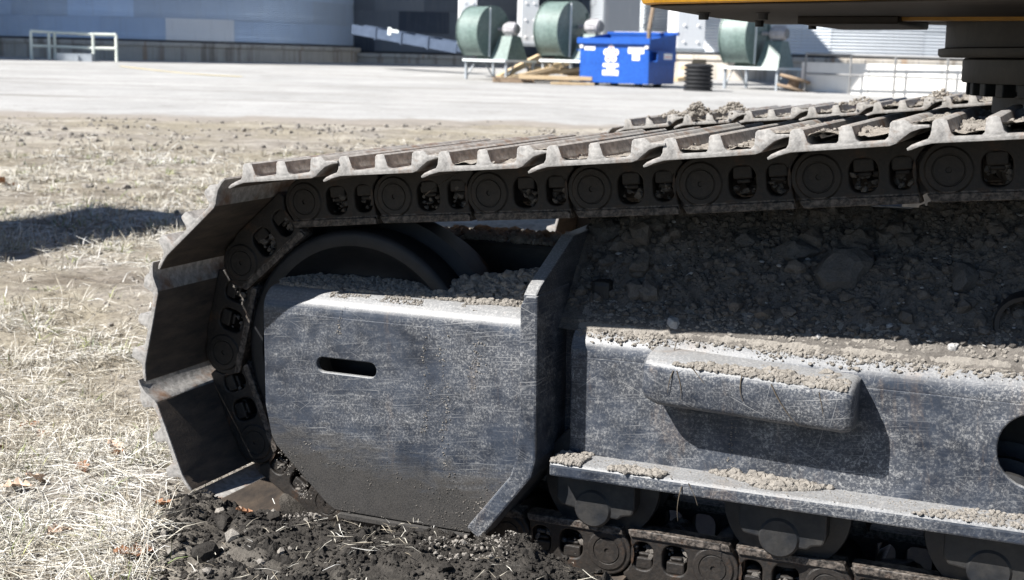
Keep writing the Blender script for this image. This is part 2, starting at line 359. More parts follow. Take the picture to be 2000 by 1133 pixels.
def fastmesh(name, V, Q, m, smooth=False, attr=None):
    """V (n,3), Q (m,k) all the same size"""
    me = bpy.data.meshes.new(name); k = Q.shape[1]
    me.vertices.add(len(V)); me.vertices.foreach_set('co', np.ascontiguousarray(V, dtype=np.float32).ravel())
    me.loops.add(Q.size); me.loops.foreach_set('vertex_index', np.ascontiguousarray(Q, dtype=np.int32).ravel())
    me.polygons.add(len(Q)); me.polygons.foreach_set('loop_start', np.arange(len(Q), dtype=np.int32)*k)
    me.polygons.foreach_set('use_smooth', np.full(len(Q), smooth))
    me.update(calc_edges=True); me.validate()
    for an, av in (attr or {}).items():
        a = me.attributes.new(an, 'FLOAT', 'POINT'); a.data.foreach_set('value', np.ascontiguousarray(av, dtype=np.float32))
    me.materials.append(m); return me
# lumps of dirt and stones
def _ico(sub):
    bm = bmesh.new(); bmesh.ops.create_icosphere(bm, subdivisions=sub, radius=1)
    v = np.array([x.co[:] for x in bm.verts]); f = np.array([[y.index for y in x.verts] for x in bm.faces]); bm.free(); return v, f
ICO = {1: _ico(1), 2: _ico(2), 3: _ico(3)}
def lump(sub, seed, rough=.35, flat=.75):
    r = np.random.default_rng(seed); v, f = ICO[sub]; v = v.copy()
    for k in range(3):
        d = r.normal(size=(5*(k+1), 3)); d /= np.linalg.norm(d, axis=1)[:, None]; h = r.uniform(.55, .95, len(d))
        for q, hh in zip(d, h):                       # cut facets
            t = v @ q; v = v-np.where(t > hh, t-hh, 0)[:, None]*q
        if k == 0 and sub < 2: break
    v *= 1+rough*(r.random((len(v), 1))-.5)
    return v*np.array([1, r.uniform(.65, 1), flat*r.uniform(.7, 1.1)]), f
def scatter(P, sizes, sub=1, seed=0, rough=.4, flat=.8, kinds=8):
    """merged lumps: returns V, tri"""
    P = np.asarray(P); sizes = np.asarray(sizes); r = np.random.default_rng(seed); Vs, Fs, off = [], [], 0
    base = [lump(sub, seed*31+i, rough, flat) for i in range(kinds)]; kk = r.integers(0, kinds, len(P))
    for k in range(kinds):
        idx = np.where(kk == k)[0]
        if not len(idx): continue
        v, f = base[k]; n = len(idx); a = r.uniform(0, 2*np.pi, n); ca, sa = np.cos(a), np.sin(a); tl = r.uniform(-.5, .5, n); ct, st = np.cos(tl), np.sin(tl)
        X = v[None]*sizes[idx, None, None]
        x, y, z = X[..., 0], X[..., 1], X[..., 2]
        y, z = ct[:, None]*y-st[:, None]*z, st[:, None]*y+ct[:, None]*z
        x, y = ca[:, None]*x-sa[:, None]*y, sa[:, None]*x+ca[:, None]*y
        W = np.stack([x, y, z], -1)+P[idx][:, None]
        Vs.append(W.reshape(-1, 3)); Fs.append((f[None]+(np.arange(n)*len(v))[:, None, None]+off).reshape(-1, 3)); off += n*len(v)
    return np.concatenate(Vs), np.concatenate(Fs)
# picture helpers: a pixel gives a direction only
def ray(px, r): 
    Rr, Uu = roll(r); return F+Rr*(px[0]-1000)/CAM_F-Uu*(px[1]-566.5)/CAM_F
def gz(s):                                             # height of the yard at distance s from the camera
    s = np.asarray(s, float); return .15+.0115*np.clip(s-4, 0, 90)
FH = np.array([-math.sin(YAW), math.cos(YAW), 0.])
def onground(x, y):
    d = ray((x, y), ROLL); a = np.dot(d, FH); t = .9/max(.02, -d[2])
    if d[2] > -.001 and y < 200: t = 30.
    lo, hi = .5, 400.
    for _ in range(60):
        t = (lo+hi)/2; p = C+d*t
        if p[2] > gz(np.dot(p-C, FH)): lo = t
        else: hi = t
    return C+d*t
def atdepth(x, y, Z): return C+ray((x, y), ROLL)*Z
def frame_at(p, turn=0.):
    """matrix at p: local x along the picture's right, y away from the camera, turned by `turn` degrees"""
    return Matrix.Translation(Vector(p)) @ Matrix.Rotation(YAW+math.radians(turn), 4, 'Z')
#PART2
# ================================================================== the excavator
P_ = .203; GAUGE = 2.144
ex = bpy.data.objects.new('excavator', None); COL.objects.link(ex); ex.matrix_world = MM
tag(ex, 'yellow crawler excavator with dusty black track frame and steel grouser tracks', 'excavator')
ICX, ICZ = .155, .476; SCX, SCZ = 3.62, .50
# pins of the chain, first the measured ones, left end to right end of the upper run
top = [(.043, .783), (.245, .804), (.445, .821), (.647, .838), (.847, .857), (1.048, .878), (1.253, .899)]
slopes = [.085, .055, .02, 0, -.02, -.04, -.05, -.06, -.06, -.05, -.04]
for s in slopes:
    if top[-1][0]+P_ > SCX: break
    x, z = top[-1]; top.append((x+P_*math.cos(s), z+P_*math.sin(s)))
right = []
x, z = top[-1]; a = math.degrees(math.atan2(z-SCZ, x-SCX)); rr = math.hypot(x-SCX, z-SCZ); step = 2*math.degrees(math.asin(P_/2/rr))
while a-step > -95: a -= step; right.append((SCX+rr*math.cos(math.radians(a)), SCZ+(rr-.03*(90-a)/180)*math.sin(math.radians(a))))
left = [(ICX+.318*math.cos(math.radians(t)), ICZ+.318*math.sin(math.radians(t))) for t in (147, 183.5, 220, 257)]
bot = [(left[-1][0]+P_*(i+1), .165) for i in range(40) if left[-1][0]+P_*(i+1) < right[-1][0]-.1]
ring = (top+right)[::-1]+left+bot               # runs right end -> over the top -> idler -> bottom
topset = len(right)
# --- shoe
prof_top = [(-.040, .0475), (-.033, .0525), (-.022, .0565), (-.010, .0600), (-.006, .066), (-.0025, .0850), (.001, .0880), (.0135, .0890), (.018, .0860), (.0235, .067), (.028, .0625),
            (.065, .0620), (.0690, .066), (.0715, .0850), (.0745, .0880), (.087, .0885), (.0905, .0860), (.0955, .067), (.100, .0625),
            (.136, .0625), (.142, .067), (.1455, .0870), (.149, .0900), (.166, .0910), (.171, .0885), (.177, .0825), (.190, .0815), (.2010, .0805)]
prof_bot = [(.2015, .0765), (.188, .0755), (.174, .0715), (.163, .0640), (.153, .0560), (.143, .0530), (-.004, .0530), (-.022, .0490), (-.033, .0450), (-.039, .0440)]
SHOE_W = .6
def make_shoe():
    bm = bmesh.new(); prof = prof_top+prof_bot
    lo = [bm.verts.new((u, 0, v)) for u, v in prof]; hi = [bm.verts.new((u, SHOE_W, v)) for u, v in prof]; n = len(prof)
    f1 = bm.faces.new(lo); f2 = bm.faces.new(hi[::-1])
    for i in range(n): bm.faces.new((lo[(i+1) % n], lo[i], hi[i], hi[(i+1) % n]))
    bm.normal_update()
    bmesh.ops.bevel(bm, geom=list(f1.edges)+list(f2.edges), offset=.0022, segments=2, profile=.6, affect='EDGES', clamp_overlap=True)
    bmesh.ops.recalc_face_normals(bm, faces=bm.faces)
    for f in bm.faces: f.smooth = True
    me = bpy.data.meshes.new('track_shoe'); bm.to_mesh(me); bm.free(); me.materials.append(M['shoe'])
    me.set_sharp_from_angle(angle=math.radians(38)); return me
shoe_me = make_shoe()
# --- link: two side bars with bolt windows, a bushing between them and packed dirt inside
def link_mesh(seed):
    out = arc(0, 0, .047, 95, 222, 9)+[(-.030, -.043), (-.028, -.0505), (.163, -.0505), (.158, -.030)]+arc(P_, 0, .050, 205, 130, 6)+[(.166, .0525), (.030, .0525), (.016, .047)]
    win = [oval(.0725, -.001, .047, .056, .019)[::-1], oval(.1335, .000, .039, .054, .017)[::-1]]
    rec = arc(P_, 0, .044, -130, 130, 14)+[(.150, .034), (.150, -.046)]
    ms = []
    for y0, y1, y2, y3 in ((.188, .222, .204, .226), (.378, .412, .374, .396)):
        ms.append(plate('a', [out]+win, y0, y1, M['link'], .003)); ms.append(plate('b', [rec], y2, y3, M['link'], .002))
        lip = [(-.026, -.0508), (.162, -.0508), (.158, -.037), (-.034, -.037)]
        ms.append(plate('c', [lip], y0-.006, y0+.003, M['link'], .002))
    b = MB(); b.lathe([(.0, 0), (.031, 0), (.031, .14), (0, .14)], (0, .23, 0), 'y', 14); ms.append(b.mesh('d', M['link']))
    v, f = lump(3, seed, .22, 1.); v = v*np.array([.068, .092, .050])+np.array([.100, .288, -.004])
    ms.append(fastmesh('e', v, f, M['link']))
    return join('track_link', ms, M['link'])
link_mes = [link_mesh(k) for k in (5, 6, 9, 12)]
b = MB(); b.lathe([(.0, .003), (.004, .003), (.005, -.0005), (.0235, -.001), (.0245, .0006), (.0258, .0006), (.027, -.001), (.036, -.001), (.041, .004)], (0, .186, 0), 'y', 26); pin_me = b.mesh('pin', M['link'])
b = MB(); b.box((-.017, .193, .004), (.017, .235, .027)); b.box((-.012, .198, -.004), (.012, .23, .0035)); bolt_me = bevel(b.mesh('bolt', M['link']), .003)
def chain(y0, detail):
    n = len(ring)
    for i in range(1, n):
        Bp, A = ring[i-1], ring[i]
        ux, uz = Bp[0]-A[0], Bp[1]-A[1]; m = Matrix.Translation((A[0], y0, A[1])) @ Matrix.Rotation(-math.atan2(uz, ux), 4, 'Y')
        j = random.uniform(-.004, .004)
        link('track_shoe', shoe_me, ex, m @ Matrix.Translation((0, j, random.uniform(-.0006, .0006))))
        lk = link('track_link', link_mes[i*7 % 4], ex, m)
        if detail and A[0] < 1.75:
            link('pin', pin_me, lk)
            for u in (.0725, .1335): link('bolt', bolt_me, lk, Matrix.Translation((u, 0, 0)))
chain(0., True); chain(GAUGE, False)
# --- idler wheels
b = MB()
b.lathe([(.0, .02), (.075, .02), (.085, .045), (.10, .05), (.16, .055), (.19, .05), (.215, .02), (.225, .004), (.245, .0), (.254, .004), (.256, .008), (.256, .07), (.262, .075), (.283, .08), (.283, .14), (.262, .145), (.256, .15), (.256, .212), (.245, .22), (.20, .20), (.10, .17), (0, .18)], (ICX, .19, ICZ), 'y', 72)
idm = b.mesh('idler_wheel', M['idler'])
link('idler_wheel', idm, ex); link('idler_wheel', idm, ex, Matrix.Translation((0, GAUGE, 0)))
# sprocket
b = MB(); pts = []
for k in range(42):
    t = 2*math.pi*k/42; pts.append((SCX+(.30 if k % 2 else .35)*math.cos(t), SCZ-.015+(.28 if k % 2 else .33)*math.sin(t)))
b.prism(pts, 'y', .27, .33); b.lathe([(0, -.02), (.17, -.02), (.20, .0), (.20, .18), (.0, .2)], (SCX, .14, SCZ), 'y', 32)
spm = b.mesh('sprocket', M['roller'])
link('sprocket', spm, ex); link('sprocket', spm, ex, Matrix.Translation((0, GAUGE, 0)))
# --- idler guard: face with a slot, rolled top edge, lower return lip
def nr(p): return (.9816*p[0]+.0269, .9816*p[1]+.0197)
GY = .13
def guard_mesh():
    ol = [nr(p) for p in [(-.050, .56), (-.050, .362), (-.037, .298), (-.026, .278), (.092, .172), (.112, .160), (.418, .160), (.500, .268), (.527, .318), (.527, .56)]]
    slot = [nr(p) for p in oval(.1435, .4605, .136, .030, .0145, 6)[::-1]]
    face = plate('g', [ol, slot], GY, GY+.012, M['guard'], .0025)
    bb = MB(); zc = .9816*.56+.0197
    line = [(GY+.001, zc-.010), (GY+.0004, zc-.004)]+[(GY+.0455-.045*math.cos(math.radians(t)), zc+.045*math.sin(math.radians(t))) for t in range(0, 91, 9)]+[(.246, zc+.0455)]
    inner = [(y+.010, z-.008) for y, z in line[::-1]]
    bb.prism(line+inner, 'x', nr((-.049, 0))[0], nr((.527, 0))[0], True)
    bb.prism([(GY-.010, .1665), (.30, .1665), (.30, .1745), (GY-.010, .1745)], 'x', .150, .436)
    return join('idler_guard', [face, bb.mesh('g2', M['guard'])], M['guard'])
gm = guard_mesh(); link('idler_guard', gm, ex)
def strip_mesh():
    o = [nr(p) for p in [(.446, .1575), (.419, .179), (.508, .292), (.526, .345), (.526, .620), (.537, .642), (.561, .642), (.561, .330), (.552, .296)]]
    bb = MB(); ms = [bevel(MB().prism(o, 'y', .11, .27).mesh('s', M['paint']), .004, 2, 40)]
    bb.prism([(.112, .610), (.112, .6505), (.132, .665), (.29, .738), (.44, .742), (.44, .60)], 'x', .549, .575)
    ms.append(bevel(bb.mesh('s2', M['paint']), .003, 2, 40)); return join('end_strip', ms, M['paint'])
link('end_strip', strip_mesh(), ex)
b = MB(); b.box((.16, .455, .30), (.66, .60, .690)); b.box((.62, .26, .30), (.66, .50, .66)); link('idler_yoke', bevel(b.mesh('idler_yoke', M['bearing']), .01), ex)
# --- track frame: side plate with round holes, rolled top edge, sloping top, ledge and bar
X0, X1 = .612, 3.30
def frame_mesh():
    ol = [(X0, .345), (X1, .345), (X1, .53), (X0, .53)]
    ol = [(X0, .330), (X1, .330), (X1, .53), (X0, .53)]
    holes = [oval(1.455, .452, .195, .125, .058, 7)[::-1], oval(2.35, .452, .195, .125, .058, 7)[::-1]]
    ms = [plate('f', [ol]+holes, .19, .204, M['paint'], .003)]
    bb = MB()
    line = [(.1925, .524), (.1903, .529)]+[(.2403-.05*math.cos(math.radians(t)), .532+.05*math.sin(math.radians(t))) for t in range(0, 71, 7)]+[(.47, .665), (.47, .33)]
    bb.prism(line+[(.46, .32), (.46, .648), (.245, .560), (.2085, .532), (.2055, .524)], 'x', X0, X1, True)
    # recessed web and inner bulkhead left of the side plate
    bb.prism([(.255, .31), (.268, .31), (.268, .585), (.255, .585)], 'x', .560, .640)
    bb.box((.612, .206, .335), (.624, .45, .55))
    ms.append(bb.mesh('f2', M['paint'])); return join('track_frame', ms, M['paint'])
fr = link('track_frame', frame_mesh(), ex)
b = MB(); b.prism([(.118, .318), (.30, .318), (.30, .3445), (.124, .3445), (.118, .340)], 'x', .601, X1); link('lower_ledge', bevel(b.mesh('lower_ledge', M['paint']), .004, 2, 40), ex)
b = MB()
sec = []
for x, y, zt, zb in ((.770, .128, .552, .490), (.778, .119, .560, .483), (.80, .117, .560, .474), (.95, .117, .553, .4685), (1.118, .117, .546, .463), (1.130, .120, .544, .465), (1.136, .128, .540, .469)):
    cy = .1885; yy = [cy, min(cy, y+.034), min(cy, y+.012), min(cy, y+.002), y, y, min(cy, y+.004), min(cy, y+.010), cy]; zz = [zt+.004, zt+.001, zt-.006, zt-.014, zt-.024, zb+.012, zb+.004, zb, zb]
    sec.append([(x, a, c) for a, c in zip(yy, zz)])
m_ = len(sec[0]); b.add([p for s_ in sec for p in s_], [(i*m_+j, i*m_+j+1, (i+1)*m_+j+1, (i+1)*m_+j) for i in range(len(sec)-1) for j in range(m_-1)]+[tuple(range(m_)), tuple(range((len(sec)-1)*m_, len(sec)*m_))], True)
gb_ = b.mesh('guide_bar', M['paint']); gb_.set_sharp_from_angle(angle=math.radians(50)); link('guide_bar', gb_, ex)
# inner walls seen through the round holes
b = MB(); b.box((.66, .505, .36), (X1, .53, .80)); link('inner_side_plate', b.mesh('inner_side_plate', M['bearing']), ex)
b = MB(); b.box((X0+.02, .40, .34), (X1-.02, .42, .60)); link('inner_plate', b.mesh('inner_plate', M['bearing']), ex)
# far track frame
b = MB(); b.prism([(GAUGE+.19, .34), (GAUGE+.19, .53), (GAUGE+.24, .58), (GAUGE+.45, .66), (GAUGE+.45, .34)], 'x', .50, X1); link('track_frame', b.mesh('far_track_frame', M['paint']), ex)
# --- rollers with end caps
def roller_set(xc, y0, full):
    b = MB(); b.lathe([(0, .0), (.05, .0), (.085, .004), (.112, .010), (.114, .016), (.110, .030), (.082, .034), (.078, .10), (.11, .105), (.11, .12), (.078, .125), (.078, .185), (.082, .19), (.114, .20), (.11, .215), (0, .22)], (xc, y0+.19, .296), 'y', 48)
    rm = b.mesh('bottom_roller', M['roller']); rm.set_sharp_from_angle(angle=math.radians(40)); ro = link('bottom_roller', rm, ex)
    if not full: return
    b = MB(); b.prism([(xc-.077, .317), (xc-.077, .262), (xc-.068, .250), (xc-.036, .246), (xc-.030, .236), (xc+.046, .236), (xc+.052, .243), (xc+.072, .247), (xc+.077, .262), (xc+.077, .317)], 'y', y0+.164, y0+.205)
    cm = bevel(b.mesh('roller_cap', M['roller']), .004, 2, 30)
    b = MB(); b.lathe([(0, .0), (.032, .0), (.036, .004), (.037, .05)], (xc-.004, y0+.1600, .251), 'y', 28)
    boss = b.mesh('axle_boss', M['roller']); cap = link('roller_cap', cm, ro); 
    link('axle_boss', boss, ro)
for k in range(8): roller_set(.675+.345*k, 0., True)
roller_set(.345, 0., False)
for k in range(8): roller_set(.675+.345*k, GAUGE, False)
# carrier roller under the upper run
for y in (0, GAUGE):
    b = MB(); b.lathe([(0, 0), (.07, 0), (.075, .01), (.065, .02), (.065, .2), (.075, .21), (0, .22)], (1.95, y+.19, .80), 'y', 30); b.box((1.90, y+.27, .6), (2.0, y+.33, .8)); b.obj('carrier_roller', M['roller'], ex)
# --- car body, swing bearing, upper structure
SX, SY = 1.76, .30+GAUGE/2
b = MB(); b.lathe([(0, .58), (.53, .58), (.53, .995), (0, .995)], (SX, SY, 0), 'z', 64); b.lathe([(.3, .55), (.62, .55), (.54, .75), (.3, .80)], (SX, SY, 0), 'z', 48)
for sx in (-1, 1):
    for sy in (-1, 1):
        p = Vector((SX+sx*.35, SY+sy*.3, .66)); q = Vector((SX+sx*.75, SY+sy*(GAUGE/2-.12), .56))
        b.tube(p, q, .17, 4, .15)
link('car_body', b.mesh('car_body', M['bearing']), ex)
b = MB(); b.lathe([(.50, 1.022), (.60, 1.022), (.603, 1.026), (.603, 1.074), (.598, 1.078), (.5, 1.078)], (SX, SY, 0), 'z', 96)
br = link('swing_bearing', b.mesh('swing_bearing', M['bearing']), ex)
nb = 44; b = MB()
b.box((-.016, -.016, 0), (.016, .016, .030)); bm_ = bevel(b.mesh('bearing_bolt', M['bearing']), .003)
for k in range(nb):
    t = 2*math.pi*k/nb
    link('bearing_bolt', bm_, br, Matrix.Translation((SX+.575*math.cos(t), SY+.575*math.sin(t), .993)) @ Matrix.Rotation(t, 4, 'Z'))
b = MB(); b.lathe([(.5, 1.079), (.655, 1.079), (.66, 1.085), (.66, 1.098), (.645, 1.101), (.645, 1.18), (.5, 1.18)], (SX, SY, 0), 'z', 96)
link('turntable_ring', b.mesh('turntable_ring', M['bearing']), ex)
ZU = 1.165
b = MB()                                         # underside of the cab floor, with a rounded front corner
b.prism([(.705, .315), (.735, .287), (1.07, .195), (1.7, .02), (3.2, .02), (3.2, 2.6), (1.75, 2.6), (1.72, 1.90), (1.12, 1.60), (1.04, 1.49), (.655, 1.49), (.655, .95), (.695, .42)], 'z', ZU-.004, ZU-.0005)
link('deck_floor', bevel(b.mesh('deck_floor', M['deckdark']), .006, 2, 40), ex)
b = MB(); b.prism([(.690, .310), (.725, .270), (1.06, .178), (1.7, .0), (3.2, .0), (3.2, 2.62), (1.7, 2.62), (1.7, 1.52), (.645, 1.52), (.645, .95), (.683, .40)], 'z', ZU, ZU+.42)
dk = link('deck_skirt', bevel(b.mesh('deck_skirt', M['yellow']), .008, 2, 40), ex)
b = MB(); b.box((1.05, .9, ZU-.012), (3.0, .94, ZU-.002)); link('underside_rib', b.mesh('underside_rib', M['yellow']), ex)
b = MB(); b.box((.86, .85, ZU-.020), (1.07, 1.38, ZU-.002)); link('underside_cover', bevel(b.mesh('underside_cover', M['deckdark']), .004), ex)
b = MB(); b.lathe([(0, -.018), (.010, -.018), (.0105, -.016), (.0105, -.006), (.014, -.0055), (.014, -.0015), (0, -.0015)], (0, 0, 0), 'z', 12, smooth=False); ub = b.mesh('mount_bolt', M['black'])
for x, y in ((.725, .60), (.705, 1.16), (.78, 1.42), (.90, 1.40), (.84, .62), (1.02, 1.44)): link('mount_bolt', ub, ex, Matrix.Translation((x, y, ZU)))
# cab, engine house and counterweight: stand above the picture's upper edge
b = MB(); b.prism([(.66, ZU+.43), (2.15, ZU+.43), (2.15, ZU+1.95), (1.05, ZU+2.0), (.72, ZU+1.25)], 'y', .32, 1.22); cabo = link('cab', bevel(b.mesh('cab', M['yellow']), .05, 3, 30), ex)
b = MB(); b.prism([(.90, ZU+.85), (1.95, ZU+.85), (1.95, ZU+1.8), (1.15, ZU+1.82), (.90, ZU+1.25)], 'y', .305, .315); link('cab_window', b.mesh('cab_window', M['black']), cabo)
b = MB(); b.box((2.2, .2, ZU+.43), (3.4, 2.5, ZU+1.2)); link('engine_house', bevel(b.mesh('engine_house', M['yellow']), .04), ex)
b = MB(); b.prism([(3.3, .2), (3.9, .3), (4.15, .8), (4.15, 1.95), (3.9, 2.45), (3.3, 2.55)], 'z', ZU+.1, ZU+1.3); link('counterweight', bevel(b.mesh('counterweight', M['yellow']), .05), ex)
# boom, stick and bucket reach out to the left, their shadow crosses the grass
def girder(name, pts, hw, parent=ex):
    n = len(pts); b = MB(); vs = []
    for (x, z, h) in pts:
        for sy in (-1, 1): vs += [(x, 1.372+sy*hw, z-h/2), (x, 1.372+sy*hw, z+h/2)]
    fs = []
    for i in range(n-1):
        a = 4*i; c = 4*(i+1); fs += [(a, c, c+1, a+1), (a+2, a+3, c+3, c+2), (a+1, c+1, c+3, a+3), (a, a+2, c+2, c)]
    fs += [(0, 1, 3, 2), (4*n-4, 4*n-2, 4*n-1, 4*n-3)]; b.add(vs, fs); return link(name, bevel(b.mesh(name, M['yellow']), .015), parent)
girder('boom', [(1.2, 1.95, .5), (.5, 2.9, .62), (-.5, 3.9, .72), (-1.7, 4.45, .62), (-2.9, 4.6, .5), (-4.0, 4.55, .36)], .24)
b = MB(); b.prism([(-3.7, 4.95), (-4.35, 4.7), (-4.75, 2.95), (-4.75, 2.3), (-4.5, 2.25), (-4.15, 3.7)], 'y', 1.17, 1.57); link('stick', bevel(b.mesh('stick', M['yellow']), .015), ex)
b = MB(); b.prism([(-4.95, 2.5), (-4.3, 2.55), (-3.85, 2.15), (-3.80, 1.65), (-4.1, 1.27), (-4.55, 1.17), (-5.0, 1.35), (-4.3, 1.5), (-4.15, 1.85), (-4.5, 2.2)], 'y', .72, 2.02)
link('bucket', bevel(b.mesh('bucket', M['paint']), .015), ex)
b = MB(); b.tube((-.1, 1.372, 2.5), (-1.5, 1.372, 3.95), .09, 12); link('lift_cylinder', b.mesh('lift_cylinder', M['yellow']), ex)
# ================================================================== dirt on the machine
def dirt_z(X, Y):                                # surface of the dirt lying on the frame's sloping top (machine frame)
    t = np.clip((Y-.200)/.30, 0, 1.2)
    z = .575+.012+.215*t**.85-.02*np.clip(1-np.abs(X-.62)/.06, 0, 1)
    a_ = np.clip((Y-.1903)/.05, 0, 1); met = np.where(Y < .2403, .532+.05*np.sqrt(np.clip(1-(1-a_)**2, 0, 1)), .582+.36*(Y-.2403))
    z = np.minimum(z, met+np.clip((Y-.206)*.62, -.01, 1))
    z = z+.030*fbm(X*9, Y*9, 3, 5, .6)*np.clip(t*3-.35, .0, 1)+.05*np.exp(-((X-.66)/.10)**2-((Y-.40)/.08)**2)
    z = z+.045*np.clip((X-1.05)/.35, 0, 1)*t
    return z
nx, ny = 520, 96
xs = np.linspace(.566, 3.28, nx); ys = np.linspace(.212, .50, ny); X, Y = np.meshgrid(xs, ys, indexing='ij')
Zd = dirt_z(X, Y)+.010*fbm(X*60, Y*60, 9, 3, .6)*np.clip((Y-.215)/.06, .12, 1)
Zd = np.where(Y < .222, Zd-.004, Zd)
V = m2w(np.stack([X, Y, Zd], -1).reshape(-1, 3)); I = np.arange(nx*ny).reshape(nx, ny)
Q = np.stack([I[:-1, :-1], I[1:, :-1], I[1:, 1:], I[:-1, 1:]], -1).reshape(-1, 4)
link('packed_dirt', fastmesh('packed_dirt', V, Q, M['dirtshade']), None, label='crumbly grey dirt packed on the sloping top of the track frame', cat='dirt', kind='stuff')
# crumbs in it
n = 17000; px = rng.uniform(.585, 1.9, n); py = .240+.255*rng.random(n)**1.1; sz = .0014+.009*rng.random(n)**6+.010*(rng.random(n) > .988)
pz = dirt_z(px, py)+.006*fbm(px*60, py*60, 9, 3, .6)+sz*.2
V1, T1 = scatter(m2w(np.stack([px, py, pz], -1)), sz, 1, 3)
# sunlit crumbs along the rolled edge
n = 9000; px = rng.uniform(.615, 2.0, n); ed = .205+.022*fbm(px*14, px*0, 21, 3)+.006; py = ed+.030*rng.normal(size=n)*.6+.014
keep = (py > .196) & (py < .30); px, py = px[keep], py[keep]; sz = .0011+.0058*rng.random(len(px))**5
ang = np.clip((py-.190)/.05, 0, 1); pz = .532+.05*np.sqrt(np.clip(1-(1-ang)**2, 0, 1))+.001; pz = np.maximum(pz, np.where(py > .225, dirt_z(px, py)-.002, 0))
nu, nv = 700, 22; Xs, Ys = np.meshgrid(np.linspace(.616, 2.0, nu), np.linspace(.1945, .262, nv), indexing='ij')
a_ = np.clip((Ys-.1903)/.05, 0, 1); met = np.where(Ys < .2403, .532+.05*np.sqrt(np.clip(1-(1-a_)**2, 0, 1)), .582+.36*(Ys-.2403))
cov = .55*fbm(Xs*7, Ys*20, 141, 4)+.5*fbm(Xs*45, Ys*60, 142, 3)+np.clip((Ys-.212)/.03, -.9, 1)
Zs = np.maximum(met, np.where(Ys > .215, dirt_z(Xs, Ys), 0)-.004)+np.clip(cov, -.8, .8)*.0042+.0014*fbm(Xs*260, Ys*260, 143, 2); I2 = np.arange(nu*nv).reshape(nu, nv)
TD = np.concatenate([np.stack([I2[:-1, :-1], I2[1:, :-1], I2[1:, 1:]], -1).reshape(-1, 3), np.stack([I2[:-1, :-1], I2[1:, 1:], I2[:-1, 1:]], -1).reshape(-1, 3)])
VD = m2w(np.stack([Xs, Ys, Zs], -1).reshape(-1, 3))
V2, T2 = scatter(m2w(np.stack([px, py, pz], -1)), sz, 1, 4)
# dirt on guard top, ledge, bar, roller caps and the inside of the guard
def band(n, x0, x1, y0, y1, z, s0, s1, seed, clump=9., th=-.2, zf=None):
    r = np.random.default_rng(seed); x = r.uniform(x0, x1, n); y = r.uniform(y0, y1, n)
    k = fbm(x*clump, y*clump*2, seed, 3) > th; x, y = x[k], y[k]; s = s0*.7+(s1-s0)*r.random(len(x))**5
    zz = (z if zf is None else zf(x, y))+s*.3; return np.stack([x, y, zz], -1), s
def gtop(x, y): 
    a = np.clip((y-.1305)/.045, 0, 1); return .5694+.045*np.sqrt(np.clip(1-(1-a)**2, 0, 1))+np.clip((y-.175)/.06, 0, 1)*(.012+.045*np.clip((x-.30)/.22, 0, 1))
bands = [band(12000, -.015, .54, .172, .250, 0, .0018, .009, 31, 14, -.5, gtop), band(3200, .12, .54, .147, .180, 0, .0014, .004, 32, 16, .0, gtop), band(420, .28, .54, .18, .25, 0, .006, .016, 33, 9, -1, gtop),
         band(2600, .604, .66, .120, .188, .3445, .0012, .008, 34, 10, -.25), band(11000, .70, 1.12, .1195, .188, .3445, .0012, .010, 35, 5, .02), band(2500, .78, 1.06, .140, .188, .347, .003, .013, 35, 5, .16), band(7000, 1.05, 2.2, .1195, .188, .3445, .0010, .006, 36, 5, .12), band(2500, .62, 1.6, .1195, .188, .3445, .0007, .002, 37, 7, -.3),
         band(9000, .782, 1.125, .122, .188, 0, .0010, .008, 38, 6, -.02, lambda x, y: .556-.045*(x-.78)-.5*np.clip(.135-y, 0, 1)), band(1500, .79, 1.10, .145, .188, 0, .003, .014, 38, 6, .10, lambda x, y: .556-.045*(x-.78))]
bands.append(band(2200, .17, .66, .46, .60, .690, .003, .016, 55, 9, -1))
# crumbs sticking to the guard's face in runs, and splashes
for x0, z0, z1, n, wd in ((.343, .57, .36, 150, .004), (.383, .575, .30, 200, .006), (.445, .56, .46, 110, .008), (.16, .60, .53, 60, .003), (1.03-.11, .44, .35, 90, .004), (.455, .52, .49, 40, .008), (.075, .31, .29, 30, .01), (.452, .245, .215, 60, .012), (.03, .285, .23, 60, .012), (.06, .22, .19, 80, .008)):
    r = np.random.default_rng(int(x0*1000)); z = r.uniform(z1, z0, n); x = x0+wd*r.normal(size=n); bands.append((np.stack([x+.006*np.sin(z*40+x0*9), np.full(n, .1295 if x0 < .55 else .1895), z], -1), .0004+.0018*r.random(n)**3))
r = np.random.default_rng(77); n = 2600; x = r.uniform(-.03, .52, n); z = .165+.13*r.random(n)**1.3; k = (z > .200-(x-.10)*.9) & (z > .185+(x-.43)*1.25) & (fbm(x*14, z*14, 151, 3) > -.05); V0, T0 = scatter(m2w(np.stack([x[k], np.full(k.sum(), .1297), z[k]], -1)), .0004+.0018*r.random(k.sum())**4, 1, 16); V1, T1 = (np.concatenate([V1, V0]), np.concatenate([T1, T0+len(V1)]))
V3, T3 = scatter(m2w(np.concatenate([p for p, s in bands])), np.concatenate([s for p, s in bands]), 1, 5)
